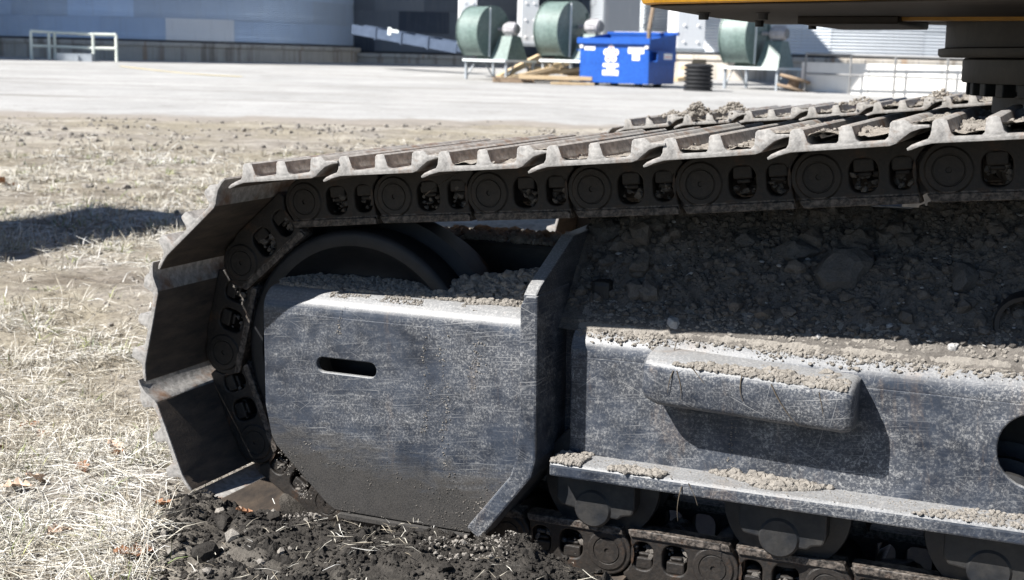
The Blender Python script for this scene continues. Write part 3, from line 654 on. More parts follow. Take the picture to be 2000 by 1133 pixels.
# mud in the valleys of the shoes
pp, ss, caked = [], [], []
r = np.random.default_rng(99)
topi = [i for i in range(1, len(ring)) if ring[i][1] > .74 and ring[i][0] < 2.6]
for yoff in (0., GAUGE):
    for i in topi:
        A, Bp = ring[i], ring[i-1]; ux, uz = (Bp[0]-A[0])/P_, (Bp[1]-A[1])/P_
        k = round((A[0]-.043)/P_)                # number of the shoe from the idler
        for (u0, u1) in ((.020, .070), (.092, .145), (.176, .200)):
            fill = (.03, .10, .30, .22, .55, .75, .95, .95, .95, .95, .9, .9, .9, .9)[min(max(k, 0), 13)]
            if yoff: fill = (.2, .55, .45, .6, .8, .9, .9, .9)[min(max(k, 0), 7)]
            nu, nv = 12, 130; uu = np.linspace(u0-.002, u1+.002, nu); yy = np.linspace(.003, .596, nv); Ug, Yg = np.meshgrid(uu, yy, indexing='ij')
            lv = fill*(.55+.9*fbm(Yg*6+k*3.1+yoff, Ug*12+u0*50, 50+k, 3))+.25*fbm(Ug*70, Yg*45+k, 57+k, 4, .6)-.10
            hh = (.0006 if u0 > .15 else .0)+np.clip(lv, -.15, 1.0)*(.007 if u0 > .15 else .0235)+.0022*fbm(Ug*300, Yg*160, 58, 3)
            vv = (.0815 if u0 > .15 else .0620)+hh
            PX = A[0]+ux*Ug-uz*vv; PZ = A[1]+uz*Ug+ux*vv; I2 = np.arange(nu*nv).reshape(nu, nv)
            caked.append((m2w(np.stack([PX, Yg+yoff, PZ], -1).reshape(-1, 3)), np.stack([I2[:-1, :-1], I2[1:, :-1], I2[1:, 1:], I2[:-1, 1:]], -1).reshape(-1, 4)))
            n = int(170*fill)+8; y = r.random(n)*.59+.004; u = r.uniform(u0, u1, n)
            v = (.0815 if u0 > .15 else .0620)+np.clip(fill*(.55+.9*fbm(y*6+k*3.1+yoff, u*12+u0*50, 50+k, 3)), .02, 1)*(.007 if u0 > .15 else .0235)
            s = .0010+.006*r.random(n)**4
            for q in range(n): pp.append((A[0]+ux*u[q]-uz*v[q], y[q]+yoff, A[1]+uz*u[q]+ux*v[q])); ss.append(s[q])
# heaps of mud and roots on the far track
for x0, w, h, n in ((.17, .03, .012, 160), (.25, .035, .030, 420), (.37, .05, .022, 420), (1.02, .05, .02, 300), (.78, .05, .015, 200)):
    a = r.normal(size=(n, 2)); pp += [(x0+w*q[0]*.6, GAUGE+.10+.05*q[1], .868+.085*x0+h*math.exp(-(q[0]**2+q[1]**2)*.5)*r.random()*1.6) for q in a]; ss += list(.002+.008*r.random(n)**3)
lp, ls = [], []
for i in range(1, len(ring)):                   # mud and straw packed in the bolt windows of the links
    A, Bp = ring[i], ring[i-1]
    if A[0] > 1.9: continue
    ux, uz = (Bp[0]-A[0])/P_, (Bp[1]-A[1])/P_
    for u0, wd in ((.0725, .020), (.1335, .016)):
        full = r.random(); n = int(6+26*full)
        for q in range(n):
            u = u0+wd*r.uniform(-1, 1); v = -.026+(.018+.040*full)*r.random(); y = .196+.025*r.random()
            if A[1] < .3: v = -v
            lp.append((A[0]+ux*u-uz*v, y, A[1]+uz*u+ux*v)); ls.append(.003+.008*r.random()**2)
Vl, Tl = scatter(m2w(np.array(lp)), np.array(ls), 1, 15, .5)
link('link_mud', fastmesh('link_mud', Vl, Tl, M['dirtshade']), None, label='dark mud packed in the bolt windows of the near track chain', cat='mud', kind='stuff')
V4, T4 = scatter(m2w(np.array(pp)), np.array(ss), 1, 6, .5)
def merge(*a):
    Vs, Ts, o = [], [], 0
    for v, t in a: Vs.append(v); Ts.append(t+o); o += len(v)
    return np.concatenate(Vs), np.concatenate(Ts)
n = 150; px = rng.uniform(.60, 1.9, n); py = .255+.22*rng.random(n); sz = .010+.022*rng.random(n)**2.5; Vc, Tc = scatter(m2w(np.stack([px, py, dirt_z(px, py)+sz*.15], -1)), sz, 2, 23, .30, .9)
n = 26; px = .60+.16*rng.random(n); py = .30+.15*rng.random(n); sz = .014+.022*rng.random(n)**2; Ve, Te = scatter(m2w(np.stack([px, py, dirt_z(px, py)+sz*.3], -1)), sz, 2, 24, .30, .9)
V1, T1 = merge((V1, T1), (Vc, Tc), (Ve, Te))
n = 260; px = rng.uniform(.60, 1.9, n); py = .235+.24*rng.random(n)**1.3; sz = .0016+.0065*rng.random(n)**3; Vs_, Ts_ = scatter(m2w(np.stack([px, py, dirt_z(px, py)+sz*.5+.002], -1)), sz, 1, 25, .5, .5)
link('stone_chips', fastmesh('stone_chips', Vs_, Ts_, M['stone']), None, label='small pale stone chips strewn through the dirt on the track frame', cat='stone chips', kind='stuff')
link('dark_crumbs', fastmesh('dark_crumbs', V1, T1, M['dirtshade']), None, label='dark crumbs in the shade-darkened dirt on the track frame', cat='dirt', kind='stuff')
Va, Ta = merge((V2, T2), (V3, T3), (VD, TD))
link('dirt_crumbs', fastmesh('dirt_crumbs', Va, Ta, M['dirt']), None, label='loose grey dirt crumbs on the guard, ledge and track frame', cat='dirt', kind='stuff')
cv, cq = merge(*caked); link('caked_mud', fastmesh('caked_mud', cv, cq, M['dirt'], True), None, label='pale mud caked hard in the valleys of the track shoes', cat='mud', kind='stuff')
link('track_mud', fastmesh('track_mud', V4, T4, M['dirt']), None, label='dried mud crumbs and root clumps on top of both tracks', cat='mud', kind='stuff')
# roots and stalks hanging in the dirt
def stalks(items, m, seed, name, **kw):
    b = MB(); r = np.random.default_rng(seed)
    for p, q, rad in items:
        p, q = np.array(p), np.array(q); mid = (p+q)/2+r.normal(size=3)*np.linalg.norm(q-p)*.10
        pts = [(1-t)**2*p+2*t*(1-t)*mid+t*t*q for t in np.linspace(0, 1, 6)]; pts = [m2w(x) for x in pts]
        for i in range(5): b.tube(pts[i], pts[i+1], rad*(1-.14*i), 5, rad*(1-.14*(i+1)), False)
    return b.obj(name, m, None, **kw)
it = [((.852, .117, .335), (.848, .114, .272), .0012), ((.864, .117, .342), (.882, .115, .305), .0010), ((.83, .117, .54), (.822, .114, .50), .0012), ((.836, .117, .54), (.845, .113, .49), .0010), ((.862, .117, .55), (.885, .114, .525), .0012), ((.95, .117, .545), (.955, .113, .50), .0013),
      ((1.0, .117, .535), (1.05, .112, .47), .0011), ((.815, .18, .575), (.808, .165, .545), .0012), ((1.08, .117, .53), (1.09, .112, .49), .001), ((.405, .16, .845+.02), (.408, -.004, .83), .0009)]
stalks(it, M['straw'], 5, 'dry_root', label='thin dry roots dangling from the bar and ledge of the track frame', cat='root', kind='stuff')
# stones one can pick out on the frame
def hit_dirt(x, y):
    d = ray((x, y), MROLL); t = 1.6
    for _ in range(1200):
        p = C+d*t
        if p[1] > .2 and p[2] < float(dirt_z(p[0], p[1])): return p
        t += .002
    return p
def stone(name, x, y, wpx, m, label, seed, flat=.8, cat='stone', group='stones lying on the track frame dirt'):
    p = hit_dirt(x, y); s = wpx/2*np.dot(p-C, F)/CAM_F; v, f = lump(3, seed, .06, flat)
    a = seed*1.7; Rz = np.array([[math.cos(a), -math.sin(a), 0], [math.sin(a), math.cos(a), 0], [0, 0, 1]])
    v = v*(1+.16*fbm(v[:, 0]*2.2+seed, v[:, 1]*2.2+v[:, 2]*1.7, seed, 5, .65)+.10*fbm(v[:, 0]*6+v[:, 2]*4, v[:, 1]*6+seed-v[:, 2]*3, seed+3, 4, .7))[:, None]
    base = m2w(p+np.array([0, s*.2, s*.15])); link(name, fastmesh(name, (v*s) @ Rz.T, f, m), None, Matrix.Translation(Vector(base)), label, cat, group)
stone('stone', 1315, 634, 40, M['stone'], 'pale sunlit stone on the frame edge above the left end of the guide bar', 3)
stone('stone', 1861, 681, 32, M['stone'], 'small white sunlit stone at the dirt edge towards the right', 4)
stone('stone', 1428, 532, 40, M['rock'], 'smooth pointed grey stone in the shaded dirt, near the middle', 5, .7)
stone('stone', 1735, 640, 24, M['stone'], 'small pale oval pebble in the shaded dirt', 6, .6)
stone('stone', 1597, 660, 18, M['stone'], 'tiny white pebble in shadow just above the sunlit dirt edge', 7)
stone('rock', 1655, 545, 150, M['rock'], 'large flat-topped grey rock lodged in the shaded dirt', 8, .9, 'rock', 'rocks lodged on the track frame')
stone('rock', 1180, 465, 95, M['rock'], 'dark block of rock just right of the guard strip, under the links', 9, .8, 'rock', 'rocks lodged on the track frame')
stone('rock', 1118, 485, 60, M['rock'], 'rounded clod leaning on the top of the guard strip', 10, 1., 'rock', 'rocks lodged on the track frame')
stone('rock', 1545, 505, 110, M['rock'], 'dark rounded rock left of the large flat-topped rock', 11, .8, 'rock', 'rocks lodged on the track frame')
stone('rock', 1460, 480, 80, M['rock'], 'dark rock deep in shade above the pointed grey stone', 12, .8, 'rock', 'rocks lodged on the track frame')
stone('rock', 1305, 520, 42, M['rock'], 'small brown rock in the shaded dirt left of the pointed stone', 13, .7, 'rock', 'rocks lodged on the track frame')
stone('rock', 1880, 560, 110, M['rock'], 'broad dark rock in the shaded dirt at the right edge', 14, .7, 'rock', 'rocks lodged on the track frame')

# small round opening in the frame's top at the right
q = hit_dirt(2003, 632); b = MB(); b.lathe([(.040, .10), (.040, -.004), (.047, -.006), (.050, 0), (.050, .10)], (q[0], q[1]-.012, q[2]), 'y', 28); b.lathe([(0, .0), (.0398, .0)], (q[0], q[1]+.07, q[2]), 'y', 20); link('frame_opening', b.mesh('frame_opening', M['black']), ex)
# ================================================================== ground
RH = np.array([math.cos(YAW), math.sin(YAW), 0.])
def grow(x0, step, ratio, lim):
    o = [x0]
    while abs(o[-1]-x0) < lim: o.append(o[-1]+step); step *= ratio
    return o
bs = sorted(set(np.round([-300, -120, -50, -20, -8, -3, 0, 1.0]+list(np.arange(1.3, 4.2, .022))+grow(4.2, .024, 1.03, 1200), 4)))
as_ = sorted(set(np.round(list(np.arange(-1.6, .9, .022))+grow(.9, .03, 1.05, 700)+grow(-1.62, -.03, 1.035, 700), 4)))
Bg, Ag = np.meshgrid(np.array(bs), np.array(as_), indexing='ij')
def sstep(x, a, b): t = np.clip((x-a)/(b-a), 0, 1); return t*t*(3-2*t)
def ground_z(Xw, Yw, fine=True):
    s = (Xw-C[0])*FH[0]+(Yw-C[1])*FH[1]
    z = gz(s); near = np.exp(-np.clip(s-3, 0, 99)/9)
    z = z+.035*fbm(Xw*.5, Yw*.5, 61, 3)*near*sstep(s, 2.2, 5)
    z = z+np.where(s < 16, .022*fbm(Xw*3.1, Yw*3.1, 62, 4, .6), .004*fbm(Xw, Yw, 62, 2))
    if fine: z = z+np.where(s < 9, .010*fbm(Xw*16, Yw*16, 63, 3, .6), 0)
    # clods thrown up between grass and gravel
    z = z+.07*np.clip(fbm(Xw*1.3, Yw*1.3, 65, 4, .6)-.05, 0, 1)*np.exp(-((s-13.4)/1.5)**2)+.08*np.clip(fbm(Xw*1.7, Yw*1.7, 66, 4, .6)-.1, 0, 1)*np.exp(-((s-10.5)/.7)**2)
    # ground pushed up in front of the idler, trough under the tracks
    bul = sstep(Xw, -.26, -.05)*(1-sstep(Xw, .66, .92))*sstep(Yw, -.34, -.10)*(1-sstep(Yw, .0, .08))
    z = z+.056*bul+.045*bul*fbm(Xw*8, Yw*8, 67, 5, .65)
    for y0 in (0., GAUGE):
        tr = sstep(Xw, -.02, .15)*sstep(Yw, y0+.0, y0+.08)*(1-sstep(Yw, y0+.60, y0+.72))*(1-sstep(Xw, 3.9, 4.3)); z = z-.085*tr
        tr = (1-sstep(Xw, -.25, .05))*sstep(Xw, -.40, -.2)*0; z = z-tr
    z = z-.085*sstep(Xw, .60, 1.0)*(1-sstep(Yw, -.04, .03))*sstep(Yw, -.9, -.5)*(1-sstep(Xw, 3, 4))
    return z
GX = C[0]+RH[0]*Ag+FH[0]*Bg; GY = C[1]+RH[1]*Ag+FH[1]*Bg
def soilmask(X, Y):
    run = sstep(X+.10*fbm(X*3, Y*3, 72, 3), -.05, .25)*(1-sstep(X, 5, 6))*sstep(Y, -4.5, -3.5)*(1-sstep(Y, -.28, -.16))    # dark driven-over soil, added out of view to cut bounce light
    und = sstep(X, -.1, .3)*(1-sstep(X, 4, 5))*sstep(Y, -.1, .1)*(1-sstep(Y, 2.8, 3.2))
    return np.clip(np.maximum(run, und)+1.35*np.exp(-((X-.48)/.58)**4-((Y-.0)/.26)**4)+.5*fbm(X*5, Y*5, 71, 4)*np.exp(-((X-.45)/.7)**4-((Y-.0)/.36)**4), 0, 1)
V = np.stack([GX, GY, ground_z(GX, GY)], -1).reshape(-1, 3); I = np.arange(len(bs)*len(as_)).reshape(len(bs), len(as_))
Q = np.stack([I[:-1, :-1], I[:-1, 1:], I[1:, 1:], I[1:, :-1]], -1).reshape(-1, 4)
link('ground', fastmesh('ground', V, Q, M['ground'], True, {'soil': soilmask(GX, GY).ravel()}), None, label='bare dirt ground with flattened dry grass', cat='ground', kind='structure')
# pale gravel yard
ra = np.concatenate([np.arange(-16, 12, .12), np.arange(12, 60, 1.), ]); ra = np.concatenate([np.arange(-90, -16, 1.), ra]); rb = np.concatenate([np.linspace(0, 3, 26), np.linspace(3.3, 60, 60), [90, 140]])
A2, B2 = np.meshgrid(ra, rb, indexing='ij')
edge = 14.6+.5*fbm(ra*.35, ra*0, 81, 3)+.5*fbm(ra*1.6, ra*0, 82, 4, .7); S2 = edge[:, None]+B2
X2 = C[0]+RH[0]*A2+FH[0]*S2; Y2 = C[1]+RH[1]*A2+FH[1]*S2
Z2 = gz(S2)+.014+.010*fbm(X2*1.3, Y2*1.3, 83, 3)-.05*(1-sstep(B2, 0, .5))
I = np.arange(A2.size).reshape(A2.shape); Q = np.stack([I[:-1, :-1], I[1:, :-1], I[1:, 1:], I[:-1, 1:]], -1).reshape(-1, 4)
link('gravel_road', fastmesh('gravel_road', np.stack([X2, Y2, Z2], -1).reshape(-1, 3), Q, M['road'], True, {'edge': (1-sstep(B2, 0., 2.0)).ravel()}), None, label='wide pale gravel yard beyond the grass', cat='road', kind='structure')
# ------------------------------------------------------------------ grass
def blades(X, Y, az, tilt, Ln, W, tint, z0, curl, rs):
    n = len(X); d = np.stack([np.cos(az)*np.cos(tilt), np.sin(az)*np.cos(tilt), np.sin(tilt)], -1); sd = np.stack([-np.sin(az), np.cos(az), np.zeros(n)], -1)
    wob = rs.normal(size=(n, 1))*.12; P0 = np.stack([X, Y, z0], -1); V = np.empty((n, 6, 3))
    for k, (t, ww) in enumerate(((0, 1.), (.5, .85), (1., .12))):
        c = P0+d*(Ln*t)[:, None]+np.stack([np.zeros(n), np.zeros(n), curl*Ln*(t*t)*-1], -1)+sd*wob*(Ln*(t*t))[:, None]
        c[:, 2] = np.maximum(c[:, 2], z0-.004)
        tw = sd*math.cos(.5*k)+np.array([0, 0, 1.])*math.sin(.5*k)*rs.choice([-1, 1], n)[:, None]
        V[:, 2*k] = c-tw*(W*ww/2)[:, None]; V[:, 2*k+1] = c+tw*(W*ww/2)[:, None]
    base = np.arange(n)[:, None]*6; Q = np.concatenate([base+np.array([0, 1, 3, 2]), base+np.array([2, 3, 5, 4])]); return V.reshape(-1, 3), Q, np.repeat(tint, 6)
rs = np.random.default_rng(11)
def sample(n, s0, s1, pw=1.):
    t = rs.random(n); s = (s0**(1-pw)+t*(s1**(1-pw)-s0**(1-pw)))**(1/(1-pw)) if pw != 1 else s0*(s1/s0)**t
    hi = np.where(s < 8.5, -.15, .10); a = s*(-.46+(hi+.46)*rs.random(n)); X = C[0]+RH[0]*a+FH[0]*s; Y = C[1]+RH[1]*a+FH[1]*s; return X, Y, s
def ok(X, Y, s):
    bp = onground(90, 585); bq = onground(30, 700)
    dens = .48+1.25*fbm(X*1.2, Y*1.2, 91, 4)+.95*fbm(X*6, Y*6, 92, 3)-.9*np.exp(-((X-bp[0])/.9)**2-((Y-bp[1])/.35)**2)-.4*np.exp(-((X-bq[0])/.3)**2-((Y-bq[1])/.2)**2); dens = dens*(1-.45*sstep(s, 4.5, 8)*(fbm(X*.6, Y*.6, 95, 3) < .0))-.8*sstep(s, 10, 14)-1.5*np.exp(-(((X+2.1)/1.1)**2+((Y-1.75)/.5)**2))*0
    k = rs.random(len(X)) < np.clip(dens, .03, 1); k &= soilmask(X, Y) < .45; k &= ~((X > -.16) & (Y > -.02) & (Y < .62)); return k
parts = []
X, Y, s = sample(150000, 1.75, 15, 1.25); k = ok(X, Y, s); X, Y, s = X[k], Y[k], s[k]; n = len(X)          # lying straw
lod = np.clip(s/3.2, 1, 3.2)
parts.append(blades(X, Y, rs.normal(.5, 1.3, n)+np.pi*(rs.random(n) < .5), np.abs(rs.normal(.10, .22, n)), rs.uniform(.025, .12, n)*(.85+.15*lod), rs.uniform(.0007, .0022, n)*lod, np.clip(rs.normal(.54, .24, n)+.5*fbm(X*4, Y*4, 94, 3), 0, 1), ground_z(X, Y)+rs.random(n)**2*.020, rs.uniform(.1, .7, n), rs))
X, Y, s = sample(7500, 1.75, 13, 1.2); k = ok(X, Y, s); X, Y, s = X[k], Y[k], s[k]                             # tufts
gX, gY, gs, gt = [], [], [], []
def tufts(X, Y, s, lo, hi, spread):
    m = rs.integers(lo, hi, len(X)); X = np.repeat(X, m); Y = np.repeat(Y, m); s = np.repeat(s, m); n = len(X)
    ox, oy = rs.normal(size=n)*spread, rs.normal(size=n)*spread; return X+ox, Y+oy, s, np.arctan2(oy, ox)+rs.normal(size=n)*.8
X, Y, s, az = tufts(X, Y, s, 8, 20, .018); n = len(X); lod = np.clip(s/3.2, 1, 3)
parts.append(blades(X, Y, az, np.abs(rs.normal(.75, .38, n)), rs.uniform(.03, .12, n)*(.85+.15*lod), rs.uniform(.0010, .0026, n)*lod, np.clip(rs.normal(.46, .24, n), 0, 1), ground_z(X, Y)-.003, rs.uniform(.2, .75, n), rs))
# long loose stalks and the straw torn up with the soil
X, Y, s = sample(1500, 1.75, 6, 1.2); k = ok(X, Y, s); X, Y, s = X[k], Y[k], s[k]; n = len(X)
parts.append(blades(X, Y, rs.uniform(0, 6.3, n), np.abs(rs.normal(.06, .12, n)), rs.uniform(.12, .28, n), rs.uniform(.0012, .0022, n), np.clip(rs.normal(.75, .15, n), 0, 1), ground_z(X, Y)+.012, rs.uniform(0, .2, n), rs))
n = 900; X = rs.uniform(-.35, .80, n); Y = rs.uniform(-.34, .0, n); k = fbm(X*6, Y*6, 98, 3) > -.1; X, Y = X[k], Y[k]; n = len(X)
parts.append(blades(X, Y, rs.uniform(0, 6.3, n), np.abs(rs.normal(.25, .4, n)), rs.uniform(.010, .055, n), rs.uniform(.0006, .0016, n), np.clip(rs.normal(.5, .25, n), 0, 1), ground_z(X, Y)+.010+.010*rs.random(n), rs.uniform(.2, 1.2, n), rs))
def build(name, parts, m, **kw):
    o = 0; Vs, Qs, Ts = [], [], []
    for v, q, t in parts: Vs.append(v); Qs.append(q+o); Ts.append(t); o += len(v)
    return link(name, fastmesh(name, np.concatenate(Vs), np.concatenate(Qs), m, False, {'tint': np.concatenate(Ts)}), None, kind='stuff', **kw)
build('dry_grass', parts, M['straw'], label='flattened straw coloured dead grass', cat='grass')
X, Y, s = sample(1000, 1.75, 11, 1.1); k = ok(X, Y, s); X, Y, s = X[k], Y[k], s[k]; X, Y, s, az = tufts(X, Y, s, 4, 13, .02); n = len(X); lod = np.clip(s/3.2, 1, 3)
build('green_grass', [blades(X, Y, az, np.abs(rs.normal(.9, .3, n)), rs.uniform(.025, .075, n)*(.8+.2*lod), rs.uniform(.0016, .003, n)*lod, rs.random(n), ground_z(X, Y)-.002, rs.uniform(.1, .5, n), rs)], M['green'], label='small tufts of young green grass among the straw', cat='grass')
# ------------------------------------------------------------------ churned soil in front of the idler
n = 16000; X = rs.uniform(-.30, 1.0, n); Y = -.36+.40*rs.random(n); k = (soilmask(X, Y) > .25) & ((Y < .02) | (X < -.1)); X, Y = X[k], Y[k]; sz = .0012+.0055*rs.random(len(X))**5
Va, Ta = scatter(np.stack([X, Y, ground_z(X, Y)+sz*.25], -1), sz, 1, 8, .6)
n = 12; X = rs.uniform(-.15, .75, n); Y = rs.uniform(-.25, .0, n); k = soilmask(X, Y) > .5; X, Y = X[k], Y[k]; sz = .010+.022*rs.random(len(X))**2
Vb, Tb = scatter(np.stack([X, Y, ground_z(X, Y)+sz*.2], -1), sz, 2, 9, .3); Va, Ta = merge((Va, Ta), (Vb, Tb))
nu, nv = 560, 180; Xs, Ys = np.meshgrid(np.linspace(-.32, 1.0, nu), np.linspace(-.37, .06, nv), indexing='ij')
bil = lambda f, sd: 1-np.abs(fbm(Xs*f, Ys*f, sd, 2))*2
Zs = ground_z(Xs, Ys)+.034*bil(11, 111)+.016*bil(27, 112)+.009*bil(62, 113)+.005*bil(130, 114)+.002*fbm(Xs*260, Ys*260, 116, 2)-.046
Zs = Zs-.05*(1-sstep(soilmask(Xs, Ys)+.15*fbm(Xs*18, Ys*18, 115, 3), .25, .5)); I2 = np.arange(nu*nv).reshape(nu, nv)
T2_ = np.concatenate([np.stack([I2[:-1, :-1], I2[1:, :-1], I2[1:, 1:]], -1).reshape(-1, 3), np.stack([I2[:-1, :-1], I2[1:, 1:], I2[:-1, 1:]], -1).reshape(-1, 3)])
Va, Ta = merge((Va, Ta), (np.stack([Xs, Ys, Zs], -1).reshape(-1, 3), T2_))
link('churned_soil', fastmesh('churned_soil', Va, Ta, M['soil']), None, label='dark crumbly soil churned up along the foot of the track', cat='soil', kind='stuff')
n = 9000; X = rs.uniform(-.1, 1.0, n); Y = rs.uniform(-.35, -.0, n); k = (soilmask(X, Y) > .3) & (fbm(X*6, Y*6, 97, 3)+.8*(X-.62) > .0); X, Y = X[k], Y[k]; sz = .0010+.0045*rs.random(len(X))**5
Va, Ta = scatter(np.stack([X, Y, ground_z(X, Y)+sz*.5+.006], -1), sz, 1, 10, .6)
n = 900; X, Y, s = sample(n, 1.8, 14.5, .9); sz = (.004+.012*rs.random(n)**3)*np.clip(s/4, 1, 3); Vb, Tb = scatter(np.stack([X, Y, ground_z(X, Y)+sz*.2], -1), sz, 1, 12, .6); Va, Ta = merge((Va, Ta), (Vb, Tb))
n = 2600; s = 12.8+1.3*rs.normal(size=n); a = s*rs.uniform(-.45, .1, n); X = C[0]+RH[0]*a+FH[0]*s; Y = C[1]+RH[1]*a+FH[1]*s; k = fbm(X*1.3, Y*1.3, 65, 4, .6) > .02; X, Y = X[k], Y[k]; sz = .008+.026*rs.random(len(X))**4
Vb, Tb = scatter(np.stack([X, Y, ground_z(X, Y)+sz*.2], -1), sz, 1, 13, .6); Va, Ta = merge((Va, Ta), (Vb, Tb))
link('dry_clods', fastmesh('dry_clods', Va, Ta, M['dirt']), None, label='dry grey clods scattered over soil and grass', cat='clods', kind='stuff')
# ------------------------------------------------------------------ leaves and the flat pale stone
def leaf_mesh(seed, m):
    r = np.random.default_rng(seed); n = 11; L_ = np.linspace(0, 1, n); wd = .26*np.sin(np.pi*np.clip(L_, .02, .98))**.7*(1+.45*np.sin(L_*21+seed)); b = MB(); vs = []
    for t, q in zip(L_, wd):
        z = .18*math.sin(t*3.1+seed)*r.uniform(.6, 1)
        for k in (-1, -.45, 0, .45, 1): vs.append((t-.5, k*q, z+.28*abs(k)**1.6*q*2+.04*r.normal()))
    fs = [(i*5+j, i*5+j+1, (i+1)*5+j+1, (i+1)*5+j) for i in range(n-1) for j in range(4)]; b.add(vs, fs, True); return b.mesh('dry_leaf', m)
lm = [leaf_mesh(3, M['leaf']), leaf_mesh(8, M['leaf']), leaf_mesh(5, M['paleleaf'])]
def put_leaf(px, py, size, k, rot, tilt, label, group='fallen leaves in the grass', lift=.012):
    p = onground(px, py); p = np.array([p[0], p[1], ground_z(p[0], p[1])+lift])
    link('dry_leaf', lm[k], None, Matrix.Translation(Vector(p)) @ Matrix.Rotation(rot, 4, 'Z') @ Matrix.Rotation(tilt, 4, 'Y') @ Matrix.Scale(size, 4), label, 'leaf', group)
for x, y, q, lb in ((58, 842, .05, 'brown curled leaf in the grass, left of its darker twin'), (84, 858, .045, 'dark brown leaf touching the curled leaf in the left grass'), (6, 890, .05, 'brown leaf cut by the left edge of the picture'), (232, 905, .05, 'brown leaf in the hollow left of the lowest lit shoe'), (160, 930, .05, 'brown leaf in the grass midway between left edge and track'), (262, 1102, .07, 'large red brown leaf near the bottom edge of the picture'), (12, 366, .20, 'lone brown leaf on the pale grass beyond the shadow band'), (318, 1015, .05, 'brown leaf at the border of grass and churned soil')):
    put_leaf(x, y, q, random.randrange(2), random.uniform(0, 6), random.uniform(-.4, .4), lb)
for x, y, q, lb in ((70, 955, .06, 'upper of two overlapping pale tan leaves at far left'), (35, 972, .06, 'lower of two overlapping pale tan leaves at far left'), (118, 1045, .06, 'pale tan leaf left of the flat pale stone'), (225, 890, .055, 'pale tan leaf beside the brown leaf in the hollow')): put_leaf(x, y, q, 2, random.uniform(0, 6), random.uniform(-.3, .3), lb, 'pale leaves in the grass')
pl = m2w(np.array([.053, -.05, .205])); link('dry_leaf', lm[2], None, Matrix.Translation(Vector(pl)) @ Matrix.Rotation(.4, 4, 'Z') @ Matrix.Rotation(1.45, 4, 'Y') @ Matrix.Scale(.052, 4), 'pale tan leaf standing upright in the soil before the idler', 'leaf')
put_leaf(478, 1075, .035, 0, 1., .3, 'orange brown leaf half buried in the dark soil below the track', 'leaves in the churned soil', .02)
p = onground(240, 1062); v, f = lump(3, 44, .05, .45)
link('flat_stone', fastmesh('flat_stone', v*np.array([.034, .022, .018]), f, M['stone']), None, Matrix.Translation((p[0], p[1], float(ground_z(p[0], p[1]))+.010)) @ Matrix.Rotation(.6, 4, 'Z'), 'flat pale stone lying in the grass at lower left', 'stone')
# ================================================================== the yard behind
def silo(x, Z, Rr, label, rows, waves, amp, base, npan=22, bright=None, foot=None, gr='grain silos', m='galv'):
    c = C+ray((x, 111+.0262*(x-1000)), ROLL)*Z; c[2] = base
    o = bpy.data.objects.new('grain_silo', None); COL.objects.link(o); o.matrix_world = frame_at(c, 7.6); tag(o, label, 'silo', gr)
    H = .813; dth = 2*math.pi/npan; nz = waves*4; na = 7; vs = []
    for i in range(nz+1):
        z = -.012+(H+.012)*i/nz
        for k in range(na+1):
            t = -dth/2-.006+(dth+.012)*k/na; r = Rr+amp*math.sin(2*math.pi*waves*z/H)+.014*(k/na)+.010*(1-i/nz)
            vs.append((r*math.sin(t), -r*math.cos(t), z))
    fs = [(i*(na+1)+k, i*(na+1)+k+1, (i+1)*(na+1)+k+1, (i+1)*(na+1)+k) for i in range(nz) for k in range(na)]
    b = MB(); b.add(vs, fs, True); me = b.mesh('wall_sheet', M[m], False); me2 = me.copy(); me2.materials.clear(); me2.materials.append(M['newsheet'])
    me2.transform(Matrix.Translation((0, -.03, 0)))
    for rw in range(rows):
        for k in range(npan):
            a = dth*(k+.5*(rw % 2)); br = bright and bright == (rw, k)
            q = link('wall_sheet', me2 if br else me, o, Matrix.Translation((0, 0, rw*H)) @ Matrix.Rotation(a, 4, 'Z'))
            if br: tag(q, 'bright new wall sheet')
    top = rows*H; b = MB(); b.lathe([(Rr+.25, top-.05), (Rr+.1, top+.05), (.6, top+Rr*.5), (.5, top+Rr*.5+.4), (0, top+Rr*.5+.45)], (0, 0, 0), 'z', 64, smooth=False); link('roof', b.mesh('roof', M['galv']), o)
    if foot:
        b = MB(); b.lathe([(Rr-.3, 0), (Rr+.30, 0), (Rr+.34, -.03), (Rr+.34, -.14), (Rr+.28, -.16), (Rr+.28, -foot)], (0, 0, 0), 'z', 128, smooth=False); link('foundation', b.mesh('foundation', M['concrete']), o)
        b = MB(); b.lathe([(Rr+.02, .0), (Rr+.10, .0), (Rr+.10, .05), (Rr+.03, .07)], (0, 0, .002), 'z', 128); link('base_angle', b.mesh('base_angle', M['black']), o)
    return o
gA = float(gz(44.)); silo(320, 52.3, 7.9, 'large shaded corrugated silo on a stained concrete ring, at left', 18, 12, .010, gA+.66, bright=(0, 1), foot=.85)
silo(850, 57., 6.8, 'dim corrugated silo behind the conveyor and the first fans', 18, 9, .016, float(gz(50))+.4, foot=.7, m='galvshade')
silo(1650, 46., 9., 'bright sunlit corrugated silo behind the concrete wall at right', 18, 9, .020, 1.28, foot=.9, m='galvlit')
# unseen tall silo added to shade the left one, outside the picture
c = C+ray((-1115, 56), ROLL)*41.; c[2] = gA; b = MB(); b.lathe([(9, 0), (9, 38), (.5, 42), (0, 42)], (0, 0, 0), 'z', 64); b.obj('shading_silo', M['palewall'], None, mw=frame_at(c), label='tall unseen silo added left of the picture to shade the left one', cat='silo')
